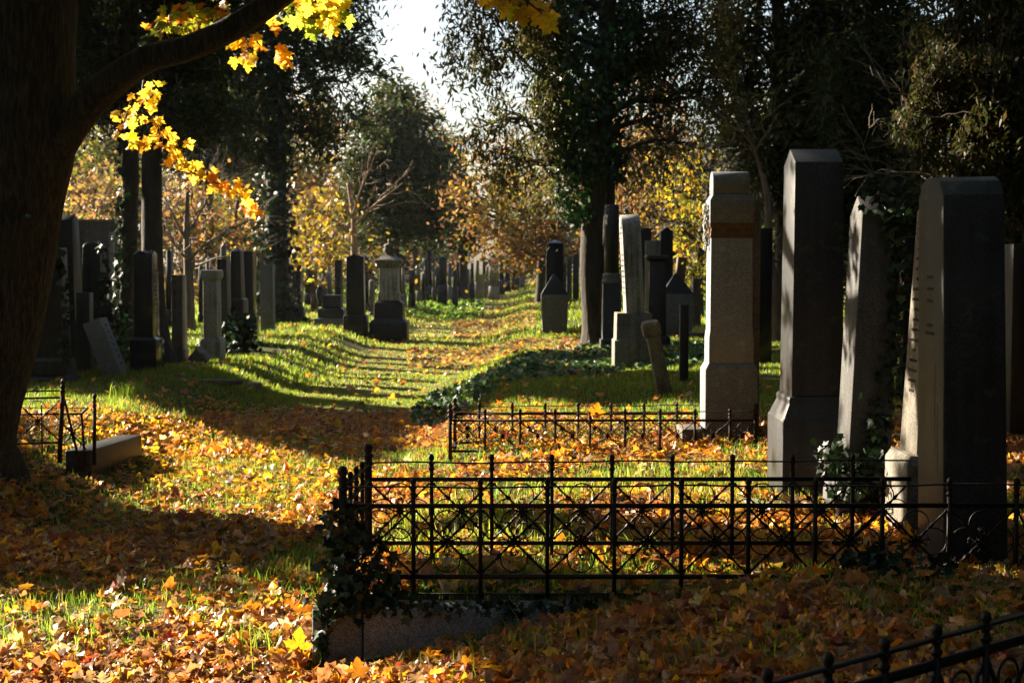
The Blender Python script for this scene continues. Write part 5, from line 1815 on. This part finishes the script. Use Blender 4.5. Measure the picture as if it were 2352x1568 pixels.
# the ivy tree right of the path
T5 = [(1372, 812, 31.4, 72), (1366, 760, 31.4, 52), (1358, 680, 31.4, 46), (1356, 600, 31.4, 50), (1360, 500, 31.4, 48), (1372, 400, 31.4, 46), (1385, 280, 31.4, 44), (1392, 100, 31.4, 42), (1398, -100, 31.4, 36), (1400, -500, 31.4, 10)]
tree('evergreen_tree', 'tall dark evergreen hung with ivy and thin drooping boughs right of the path', T5,
     [(1095, 100, 31, 60, 80, 44), (1170, 40, 31, 90, 80, 64), (1180, 170, 31.5, 80, 90, 56), (1250, 120, 31, 70, 110, 44), (1230, 270, 31, 70, 80, 26), (1130, 280, 31, 50, 80, 18), (1180, 360, 31, 60, 60, 16), (1250, 370, 31, 50, 60, 12), (1290, 20, 33.5, 70, 90, 40), (1470, 60, 33, 70, 110, 60), (1530, 140, 32, 80, 110, 44), (1590, 40, 33, 90, 100, 56), (1520, 270, 32, 60, 70, 18), (1350, -170, 33, 200, 90, 110), (1130, -60, 31, 90, 80, 40), (1460, 340, 32.4, 36, 60, 10), (1300, 200, 33.5, 40, 90, 18), (1640, 200, 33, 60, 90, 22)],
     DROOP, 'droop', per=20, clump_r=0.30, droop=0.50, size=(0.20, 0.05), trunk2=[[(1385, 640, 31.5, 30), (1396, 500, 31.7, 28), (1400, 400, 31.9, 26), (1392, 250, 31.8, 22)]],
     bare=[([(1385, 260, 31.2), (1320, 235, 31), (1240, 180, 30.8), (1150, 80, 30.6)], 0.06, 0.02), ([(1420, 350, 31), (1500, 320, 31), (1600, 330, 31)], 0.05, 0.015)])
P, N = around([(1370, 420, 31.4, 90), (1345, 300, 31.2, 130), (1350, 180, 31.2, 150), (1370, 60, 31.2, 150), (1390, -100, 31.2, 130)], 4200, 0.8)
ivy('ivy', 'big mass of glossy ivy hanging on the upper trunk right of the path', P, N, 0.13, cols=([(0.016, 0.050, 0.012), (0.03, 0.085, 0.014), (0.010, 0.022, 0.010)], [3, 2, 2]))  # greens brightened to stand in for sun on the mass
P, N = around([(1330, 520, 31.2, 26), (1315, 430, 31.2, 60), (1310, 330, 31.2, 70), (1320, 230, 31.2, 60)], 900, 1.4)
ivy('ivy', 'sunlit coloured strand of ivy hanging loose to the left of the ivy covered trunk', P, N, 0.12, cols=([(0.03, 0.10, 0.012), (0.05, 0.15, 0.015), (0.016, 0.045, 0.014)], [2, 1, 2]))  # part of the sunlight is painted into these lighter greens
# autumn trees overhanging the path
tree('autumn_tree', 'rust and gold tree overhanging the far end of the path on the right', [(1240, 700, 62, 22), (1243, 620, 62, 19), (1240, 540, 62, 16), (1230, 440, 62, 10), (1210, 330, 62, 5)],
     [(1120, 430, 62, 75, 70, 74), (1190, 480, 60, 85, 75, 90), (1100, 530, 62, 65, 45, 50), (1190, 575, 60, 75, 36, 50), (1060, 470, 64, 35, 60, 24), (1170, 350, 63, 60, 50, 30), (1270, 430, 61, 55, 70, 40), (1280, 540, 60, 50, 50, 34), (1080, 340, 66, 30, 40, 10)], ORA, 'autumn', 'quad', (0.26, 0.06), per=16, clump_r=0.5,
     bare=[([(1240, 600, 62), (1180, 520, 60), (1120, 490, 59), (1070, 490, 58)], 0.07, 0.015), ([(1235, 560, 62), (1200, 450, 61), (1170, 380, 60)], 0.06, 0.015)])
tree('autumn_tree', 'yellow boughs hanging low over the narrow end of the path', [(1300, 690, 70, 16), (1296, 600, 70, 13), (1280, 500, 70, 9)],
     [(1190, 440, 58, 60, 40, 26), (1150, 500, 58, 40, 40, 16), (1210, 610, 66, 44, 30, 26), (1250, 580, 66, 40, 40, 26), (1180, 590, 66, 40, 30, 18), (1240, 500, 66, 50, 50, 30)], YEL, 'autumn', 'quad', (0.26, 0.06), per=14, clump_r=0.5)
tree('autumn_tree', 'gold leaved tree with lit bare twigs between the ivy tree and the garland pillar', [(1488, 720, 48, 24), (1490, 600, 48, 20), (1488, 500, 48, 17), (1480, 420, 48, 12), (1500, 300, 48, 7)],
     [(1455, 520, 46, 45, 80, 44), (1510, 420, 47, 60, 70, 50), (1450, 400, 47, 40, 60, 24), (1560, 480, 46, 50, 70, 44), (1540, 350, 48, 60, 50, 24)], PALEO, 'autumn', 'quad', (0.20, 0.05), per=14, clump_r=0.42,
     bare=[([(1488, 520, 48), (1540, 430, 46), (1600, 350, 44), (1660, 300, 43)], 0.06, 0.012), ([(1488, 500, 48), (1470, 400, 46), (1440, 330, 45)], 0.05, 0.012), ([(1490, 560, 48), (1550, 500, 45), (1620, 420, 43), (1680, 390, 42)], 0.05, 0.012), ([(1480, 440, 48), (1520, 360, 46), (1590, 280, 45)], 0.05, 0.012)])
tree('autumn_tree', 'yellow green foliage trailing beside the garland pillar', [(1604, 740, 44, 26), (1600, 640, 44, 24), (1612, 540, 44, 22), (1628, 450, 44, 16), (1640, 330, 44, 8)],
     [(1570, 530, 42, 38, 60, 40), (1580, 620, 41, 26, 60, 30), (1560, 440, 43, 40, 50, 30), (1600, 390, 44, 50, 40, 20)], ([(0.46, 0.40, 0.03), (0.56, 0.36, 0.03), (0.30, 0.30, 0.03)], [3, 2, 2]), 'autumn', 'quad', (0.18, 0.04), per=14, clump_r=0.36,
     bare=[([(1625, 470, 44), (1680, 400, 42), (1740, 350, 41)], 0.05, 0.012), ([(1612, 540, 44), (1560, 500, 42), (1500, 520, 41)], 0.05, 0.012), ([(1620, 500, 44), (1650, 420, 42), (1700, 300, 41)], 0.05, 0.012)])
tree('pale_tree', 'pale barked leafless tree with forked stems high behind the garland pillar', [(1745, 740, 52, 40), (1735, 560, 52, 36), (1715, 400, 52, 34), (1695, 250, 52, 32), (1670, 100, 52, 30), (1650, -80, 52, 26)],
     [(1640, 180, 53, 60, 90, 30), (1740, 120, 53, 60, 90, 24)], PALEO, 'autumn', 'quad', (0.2, 0.05), per=8, clump_r=0.5, bark='barkg', limbs=False,
     trunk2=[[(1700, 280, 52, 24), (1725, 180, 52, 22), (1740, 40, 52, 18), (1745, -100, 52, 14)]],
     bare=[([(1715, 400, 52), (1640, 350, 49), (1560, 330, 47)], 0.08, 0.015), ([(1700, 300, 52), (1620, 250, 49), (1570, 150, 47)], 0.08, 0.015), ([(1720, 440, 52), (1660, 420, 48), (1620, 380, 46)], 0.07, 0.015), ([(1730, 500, 52), (1680, 380, 47), (1660, 280, 46)], 0.07, 0.015), ([(1690, 220, 52), (1760, 130, 49), (1800, 60, 47)], 0.07, 0.015)])
# pinkish forked trunk between the garland pillar and the tallest stone
tree('forked_tree', 'pinkish barked tree with a sunlit fork between the garland pillar and the tallest stone', [(1770, 790, 31, 44), (1772, 735, 31, 38), (1768, 680, 31, 44), (1772, 640, 31, 30), (1766, 600, 31, 18), (1762, 540, 31, 17), (1766, 470, 31, 16), (1752, 400, 31, 12)], [], OLIVE, bark='barkp',
     trunk2=[[(1768, 668, 31, 26), (1750, 645, 31, 22), (1730, 640, 31, 18), (1700, 625, 31, 12)]], bare=[([(1752, 410, 31), (1730, 330, 31), (1700, 280, 30)], 0.05, 0.01)])
T7 = [(1800, 800, 36, 44), (1798, 640, 36, 34), (1796, 500, 36, 32), (1792, 350, 36, 30), (1788, 200, 36, 30), (1786, 0, 36, 27), (1784, -250, 36, 18), (1782, -600, 36, 6)]
tree('evergreen_tree', 'straight dark evergreen trunk rising behind the tallest stone', T7,
     [(1700, 100, 36, 70, 120, 44), (1860, 150, 35, 100, 120, 90), (1900, 300, 35, 100, 100, 90), (1740, 300, 37, 50, 100, 24), (1820, 400, 36, 80, 70, 50), (1950, 60, 35, 110, 110, 100), (1780, -120, 36, 200, 110, 120), (1690, 260, 36, 40, 80, 14), (1860, 460, 36, 70, 70, 40)], EVER, per=24, clump_r=0.4, size=(0.27, 0.07),
     bare=[([(1796, 230, 36), (1860, 190, 34.5), (1900, 230, 34)], 0.07, 0.02), ([(1790, 440, 36), (1760, 370, 35), (1730, 250, 34)], 0.05, 0.015)])
tree('evergreen_tree', 'dense black green evergreen filling the gap above the ivy grown stone', [(1990, 800, 31, 40), (1990, 600, 31, 34), (1992, 400, 31, 30), (1995, 100, 31, 24), (1998, -250, 31, 12)],
     [(1980, 420, 31, 90, 90, 90), (2050, 300, 31, 90, 100, 90), (1990, 200, 31, 90, 100, 90), (2060, 130, 31, 80, 90, 60), (2010, 520, 31, 90, 70, 60), (2060, 440, 31, 60, 70, 44), (2000, -100, 31, 160, 110, 90)], EVER, per=24, clump_r=0.38, size=(0.25, 0.07))
# olive evergreen at the right edge
tree('evergreen_tree', 'olive brown evergreen with hanging sprays at the upper right edge', [(2215, 860, 21, 40), (2205, 700, 21, 30), (2200, 500, 21, 24), (2205, 300, 21, 22), (2210, 0, 21, 18), (2215, -350, 21, 8)],
     [(2180, 110, 20.5, 110, 80, 70), (2120, 200, 20, 80, 70, 44), (2160, 270, 20, 90, 70, 50), (2290, 150, 20, 90, 130, 90), (2310, 320, 20, 70, 90, 56), (2240, 230, 21, 80, 80, 50), (2380, 60, 20, 100, 150, 80), (2230, 400, 21.5, 60, 40, 18), (2290, -60, 20.5, 140, 80, 70), (2360, 420, 20.5, 60, 80, 36)], OLIVE, per=28, clump_r=0.22, droop=0.16, size=(0.15, 0.035))
tree('young_tree', 'thin grey stemmed bare tree with curved twigs behind the broad rounded stone', [(2170, 900, 23, 22), (2168, 640, 23, 20), (2165, 450, 23, 18), (2175, 400, 23, 16), (2190, 300, 23, 12), (2200, 180, 23, 6)], [], OLIVE, bark='barkg', bump=0.0,
     bare=[([(2165, 420, 23), (2120, 370, 22), (2090, 300, 21.5), (2060, 250, 21)], 0.03, 0.006), ([(2168, 430, 23), (2230, 380, 22), (2290, 360, 21.5), (2350, 370, 21)], 0.03, 0.006), ([(2165, 410, 23), (2100, 395, 22), (2010, 400, 21.5), (1950, 380, 21)], 0.025, 0.005), ([(2180, 380, 23), (2210, 310, 22), (2270, 270, 22), (2330, 250, 21)], 0.025, 0.005), ([(2190, 450, 23), (2280, 440, 22), (2320, 330, 22), (2345, 280, 21)], 0.03, 0.006), ([(2170, 400, 23), (2140, 300, 22), (2110, 240, 21.5)], 0.025, 0.005)])
tree('evergreen_tree', 'shaded evergreen low behind the stones at the right edge', [(2330, 860, 27, 34), (2330, 600, 27, 28), (2330, 400, 27, 22), (2330, 300, 27, 10)],
     [(2300, 480, 27, 80, 80, 60), (2220, 520, 28, 80, 70, 60), (2130, 500, 28, 70, 70, 50), (2380, 580, 26, 70, 100, 60), (2250, 620, 29, 80, 60, 40), (2100, 620, 30, 70, 60, 40), (1890, 600, 33, 60, 80, 30)], EVER, per=22, clump_r=0.34, size=(0.24, 0.06))


# --- far woods closing the view, plus unseen shade trees: one mass
def far_and_shade_woods():
    mb = MB()
    for k in range(170):
        Y = R.uniform(78, 190)
        side = -1 if R.rand() < 0.5 else 1
        x = xc(Y) + side * R.uniform(7.5, 0.5 * Y)
        U = 1176 + FPX * x / Y
        h = R.uniform(9, 17)
        if 780 < U < 1130:
            h = min(h, 1.8 + (610 - R.uniform(400, 470)) / FPX * Y)
        p = [EVER, EVER, ORA, PALEO, GREENY, YEL][R.choice(6, p=[0.26, 0.14, 0.26, 0.22, 0.07, 0.05])]
        r = R.uniform(1.8, 3.4)
        tube(mb, [(x, Y, -0.2), (x + R.uniform(-0.3, 0.3), Y, h * 0.5), (x, Y, h * 0.9)], [0.25, 0.18, 0.05], 6, False, col=(0.05, 0.04, 0.03))
        n = 1500
        d = R.randn(n, 3)
        d /= np.linalg.norm(d, axis=1, keepdims=True)
        ncl = 60
        c = R.randn(ncl, 3)
        c /= np.linalg.norm(c, axis=1, keepdims=True)
        zc_ = h * R.uniform(0.5, 0.62)
        c = np.array([x, Y, zc_]) + c * np.array([r, r, h - zc_]) * R.rand(ncl, 1) ** 0.4
        P = c.repeat(n // ncl, 0) + R.randn(n, 3) * 0.55
        P = P[(P[:, 2] > 0.6) & carve(P, 1.0, 0.35)]
        scatter(mb, P, R.randn(len(P), 3), 0.42 + 0.2 * R.rand(len(P)), pal(len(P), *p), 'quad', 0.2)
    # unseen woods added beside and behind to cut skylight, and the end of the path
    SHADE_TREES = [(-11, 16), (-14, 18.5), (-17, 20.5), (-9.5, 14), (-12.5, 13.2), (-15, 15.5), (-11.5, 26.5), (-13.5, 29), (-16, 33), (-10.6, 24), (-18, 37), (-14, 25), (-12.5, 31.5), (-20, 40), (-17, 29), (-22, 46)]  # trees out of view at left, put in to shade the ground
    for k in range(-len(SHADE_TREES) - 40, 105):
        if k < -40:
            x, Y = SHADE_TREES[k + len(SHADE_TREES) + 40]
        elif k < 45:
            a = R.uniform(-1.0, PI + 0.15)
            q = R.uniform(11, 30)
            x, Y = q * math.cos(a), -q * math.sin(a) + 1.0
            if abs(x) < 6 and Y > 0:
                continue
        elif k < 75:
            Y = R.uniform(6, 70)
            x = (0.40 * Y + R.uniform(5, 16))
        elif k < 90:
            Y = R.uniform(20, 75)
            x = -(0.42 * Y + R.uniform(6, 16))
        else:
            Y = R.uniform(185, 260)
            x = R.uniform(-26, 20)
        far_ = k >= 90
        h, r = (R.uniform(7, 11), R.uniform(3, 4.5)) if far_ else (R.uniform(11, 18), R.uniform(2.6, 4.2))
        if k < -40:
            h, r = R.uniform(10, 13), R.uniform(2.4, 3.2)
        n, ncl = (4000, 100) if k < -40 else (992, 62)
        c = R.randn(ncl, 3)
        c /= np.linalg.norm(c, axis=1, keepdims=True)
        z0_ = h * 0.52
        c = np.array([x, Y, z0_]) + c * np.array([r, r, h - z0_]) * R.rand(ncl, 1) ** 0.4
        P = c.repeat(n // ncl, 0) + R.randn(n, 3) * 0.55
        P = P[(P[:, 2] > 0.6)]
        P = P[carve(P, 1.0, 0.5 if k < -40 else 0.65)]
        U_, V_ = proj(P)
        if not far_:
            P = P[~((U_ > (-20 if k < -40 else -200)) & (U_ < 2560) & (V_ > -250) & (P[:, 1] < 60))]
        if k >= -40 and not 75 <= k < 90:
            tube(mb, [(x, Y, -0.2), (x + 0.2, Y, h * 0.5), (x, Y, h * 0.9)], [0.25, 0.18, 0.05], 6, False, col=(0.05, 0.04, 0.03))
        scatter(mb, P, R.randn(len(P), 3), (0.30 if k < -40 else 0.75) + 0.2 * R.rand(len(P)), pal(len(P), *(ORA if far_ and k % 2 else EVER)), 'quad', 0.2)
    # low bushes
    for k in range(70):
        Y = R.uniform(60, 150)
        side = -1 if R.rand() < 0.5 else 1
        x = xc(Y) + side * R.uniform(6, 0.5 * Y)
        n = 160
        P = np.array([x, Y, 0.9]) + R.randn(n, 3) * np.array([1.2, 1.2, 0.6])
        P = P[carve(P)]
        n = len(P)
        if not n:
            continue
        scatter(mb, P, R.randn(n, 3), 0.35 + 0.1 * R.rand(n), pal(n, *[EVER, ORA, GREENY][R.randint(3)]), 'quad', 0.2)
    o = mb.build('far_and_shade_woods', M['autumn'])
    tag(o, 'mixed autumn woodland closing the view far behind the graves, plus unseen added shade trees', 'woods', kind='stuff')


far_and_shade_woods()


# --- ivy on stones, fence and ground
def ivy_cloud(label, pts, n, spread, size, cols=IVYC):
    pts = np.array(pts)
    i = R.randint(0, len(pts), n)
    j = np.minimum(i + 1, len(pts) - 1)
    f = R.rand(n, 1)
    P = pts[i] * (1 - f) + pts[j] * f + R.randn(n, 3) * np.array(spread)
    N = np.stack([R.randn(n) * 0.6 - 0.3, -np.ones(n), R.randn(n) * 0.5 + 0.3], 1)
    return ivy('ivy', label, P, N, size, cols=cols)


ivy_cloud('thick ivy wrapped round the left corner of the nearest iron fence', [at(800, 1170, 7.5), at(790, 1230, 7.48), at(785, 1290, 7.45), at(800, 1340, 7.42), at(815, 1370, 7.40), at(770, 1385, 7.37)], 460, (0.055, 0.05, 0.04), 0.06)
ivy_cloud('ivy trailing through the first bay of the nearest iron fence', [at(850, 1260, 7.47), at(890, 1330, 7.44), at(900, 1365, 7.42), at(860, 1380, 7.4)], 150, (0.05, 0.03, 0.04), 0.055)
ivy_cloud('ivy and leaves creeping along the top of the granite curb', [at(840, 1392, 7.4), at(960, 1400, 7.36), at(1080, 1392, 7.38), at(1200, 1395, 7.36), at(1330, 1388, 7.36)], 170, (0.05, 0.04, 0.022), 0.05)
ivy_cloud('small ivy strand hanging down the left face of the granite curb', [at(745, 1405, 7.34), at(740, 1440, 7.335), at(735, 1490, 7.33)], 34, (0.03, 0.006, 0.03), 0.05)
ivy_cloud('ivy spreading over the ivy grown stone and down its right edge', [at(1985, 455, 9.33), at(2050, 460, 9.33), at(2064, 520, 9.32), at(2072, 640, 9.31), at(2056, 760, 9.31), at(2040, 900, 9.31), at(2010, 1000, 9.3), at(2015, 1100, 9.28)], 360, (0.045, 0.03, 0.08), 0.06)
ivy_cloud('dark ivy clump at the foot of the ivy grown stone', [at(1925, 1040, 9.2), at(1930, 1100, 9.2), at(1990, 1110, 9.2), at(2040, 1080, 9.2)], 420, (0.07, 0.08, 0.07), 0.06)
ivy_cloud('ivy heaped against the front fence before the broad rounded stone', [at(1960, 1290, 7.48), at(2020, 1300, 7.46), at(2080, 1320, 7.42), at(2160, 1335, 7.4)], 300, (0.06, 0.05, 0.05), 0.06)
ivy_cloud('ivy strand on the right edge of the broad tapered stone behind the maple', [at(138, 585, 21.4), at(146, 650, 21.4), at(150, 740, 21.4), at(152, 800, 21.4)], 90, (0.05, 0.04, 0.15), 0.11)
ivy_cloud('ivy on the right edge of the plain tapering pillar before the tomb wall', [at(234, 580, 23.9), at(240, 660, 23.9), at(242, 740, 23.9)], 110, (0.06, 0.06, 0.2), 0.12)
ivy_cloud('dark ivy covered stump of a grave between the dark pillars on the left', [at(535, 745, 28.6), at(555, 760, 28.4), at(552, 790, 28.3)], 420, (0.13, 0.15, 0.14), 0.13)
ivy_cloud('sunlit coloured ivy beside the root of the twin trunks', [at(285, 730, 25.6), at(287, 790, 25.4), at(290, 830, 25.3)], 110, (0.07, 0.06, 0.12), 0.10, cols=([(0.05, 0.16, 0.015), (0.03, 0.10, 0.012)], [1, 1]))  # sun on this ivy is put into its brighter palette
ivy_cloud('sunlit coloured ivy dripping from a bough left of the thick ivy trunk', [at(597, 430, 42), at(598, 500, 42), at(596, 560, 42), at(597, 600, 42)], 120, (0.10, 0.1, 0.2), 0.15, cols=([(0.06, 0.10, 0.02), (0.12, 0.16, 0.03)], [1, 1]))  # lighter leaf colours imitate sunlight here


def ground_cover():
    mb = MB()
    n = 5200
    U = R.uniform(930, 1640, n)
    V = 790 + 140 * R.rand(n)
    k = inpoly(U, V, [(940, 905), (1000, 865), (1130, 830), (1300, 800), (1430, 790), (1640, 800), (1640, 850), (1500, 860), (1300, 870), (1150, 880), (1010, 930), (950, 940)])
    pts = []
    for u, v in zip(U[k], V[k]):
        Y = 1.78 * FPX / (v - 610)
        p = at(u, v, Y)
        pts.append((p[0], p[1], g1(p[0], p[1]) + 0.03 + 0.07 * R.rand()))
    P = np.array(pts)
    m_ = len(P)
    Nn = np.stack([R.randn(m_) * 0.6, R.randn(m_) * 0.6 - 0.3, np.ones(m_)], 1)
    scatter(mb, P, Nn, 0.09 + 0.04 * R.rand(m_), pal(m_, [(0.035, 0.095, 0.018), (0.06, 0.14, 0.022), (0.02, 0.05, 0.014)], [3, 2, 1.5]), 'ivy', 0.3)
    o = mb.build('ivy_ground_cover', M['ivy'])
    tag(o, 'low glossy ivy spreading over the ground right of the path', 'ground cover', kind='stuff')
    # leafy weeds on the sunlit bank further on
    mb = MB()
    c = 2600
    U = R.uniform(900, 1110, c)
    V = R.uniform(664, 715, c)
    P = []
    for u, v in zip(U, V):
        Y = 1.8 * FPX / (v - 606)
        if Y > 90:
            continue
        p = at(u, v, Y)
        P.append((p[0], p[1], g1(p[0], p[1]) + 0.05 + 0.25 * R.rand() * (n2(np.array([p[0]]), np.array([p[1]]), 0.5, 91)[0])))
    P = np.array(P)
    m_ = len(P)
    Nn = np.stack([R.randn(m_) * 0.7, R.randn(m_) * 0.7, np.ones(m_)], 1)
    scatter(mb, P, Nn, 0.20 + 0.08 * R.rand(m_), pal(m_, [(0.10, 0.18, 0.02), (0.06, 0.12, 0.02), (0.18, 0.24, 0.03)], [2, 2, 1]), 'quad', 0.3)
    o = mb.build('weeds', M['grass'])
    tag(o, 'low leafy weeds on the sunlit bank left of the path', 'weeds', kind='stuff')


ground_cover()


def single_leaf(label, p, nrm, up, size, col):
    mb = MB()
    scatter(mb, np.array([p]), np.array([nrm], float), np.array([size]), np.array([col]), 'maple_fine', 0.12, np.array([up], float))
    o = mb.build('maple_leaf', M['litter'], loc=p)
    tag(o, label, 'leaf', 'single maple leaves')


single_leaf('large bright yellow maple leaf leaning against the left end of the granite curb', at(684, 1478, 7.30), (0.2, -1, 0.35), (0.15, 0.3, 1), 0.135, (0.66, 0.42, 0.02))
single_leaf('orange maple leaf caught on the rail of the lower rusty fence', at(1370, 943, 13.56), (0.1, -1, 0.1), (0.2, 0, 1), 0.13, (0.62, 0.22, 0.015))
single_leaf('orange maple leaf standing upright on the ground before the granite curb', at(822, 1537, 6.4), (0.0, -1, 0.4), (-0.1, 0.3, 1), 0.09, (0.50, 0.20, 0.02))
single_leaf('small orange leaf stuck at the corner post of the lower rusty fence', at(1054, 980, 13.56), (0.1, -1, 0.2), (0.1, 0, -1), 0.07, (0.62, 0.26, 0.02))


# ------------------------------------------------------------------ air
def haze():
    mb = MB()
    box(mb, -275, 275, -75, 915, -4, 34)
    m, nt, out = mat('haze')
    pv = node(nt, 'ShaderNodeVolumePrincipled')
    pv.inputs['Color'].default_value = (0.92, 0.95, 1.0, 1)
    pv.inputs['Density'].default_value = HAZE
    pv.inputs['Anisotropy'].default_value = 0.45
    lk(nt, pv.outputs[0], out.inputs['Volume'])
    o = mb.build('haze', m)
    o['kind'] = 'stuff'
    o['label'] = 'thin pale autumn haze hanging between the far trees'
    o['category'] = 'haze'


HAZE = 0.00011
haze()

# ------------------------------------------------------------------ light and render
w = bpy.data.worlds.new('World')
S.world = w
w.use_nodes = True
nt = w.node_tree
sky = nt.nodes.new('ShaderNodeTexSky')
sky.sky_type = 'NISHITA'
sky.sun_disc = False
sky.sun_elevation = EL
sky.sun_rotation = -AZ
sky.air_density = 1.0
sky.dust_density = 3.0
bg = nt.nodes['Background']
nt.links.new(sky.outputs[0], bg.inputs[0])
bg.inputs[1].default_value = 0.05
L = bpy.data.lights.new('sun', 'SUN')
L.energy = 5.0
L.angle = math.radians(0.53)
L.color = (1.0, 0.87, 0.67)
lo = bpy.data.objects.new('sun', L)
COL.objects.link(lo)
from mathutils import Vector
lo.rotation_euler = Vector(SUN).to_track_quat('Z', 'Y').to_euler()
lo.location = (-20, 30, 25)

S.view_settings.view_transform = 'Standard'
S.view_settings.look = 'None'
S.view_settings.exposure = 2.2
S.view_settings.gamma = 1
S.cycles.use_denoising = True
try:
    S.cycles.denoiser = 'OPENIMAGEDENOISE'
    S.cycles.denoising_input_passes = 'RGB_ALBEDO_NORMAL'
except Exception:
    pass
S.cycles.max_bounces = 6
S.cycles.diffuse_bounces = 3
S.cycles.glossy_bounces = 2
S.cycles.transmission_bounces = 4
S.cycles.caustics_reflective = False
S.cycles.caustics_refractive = False
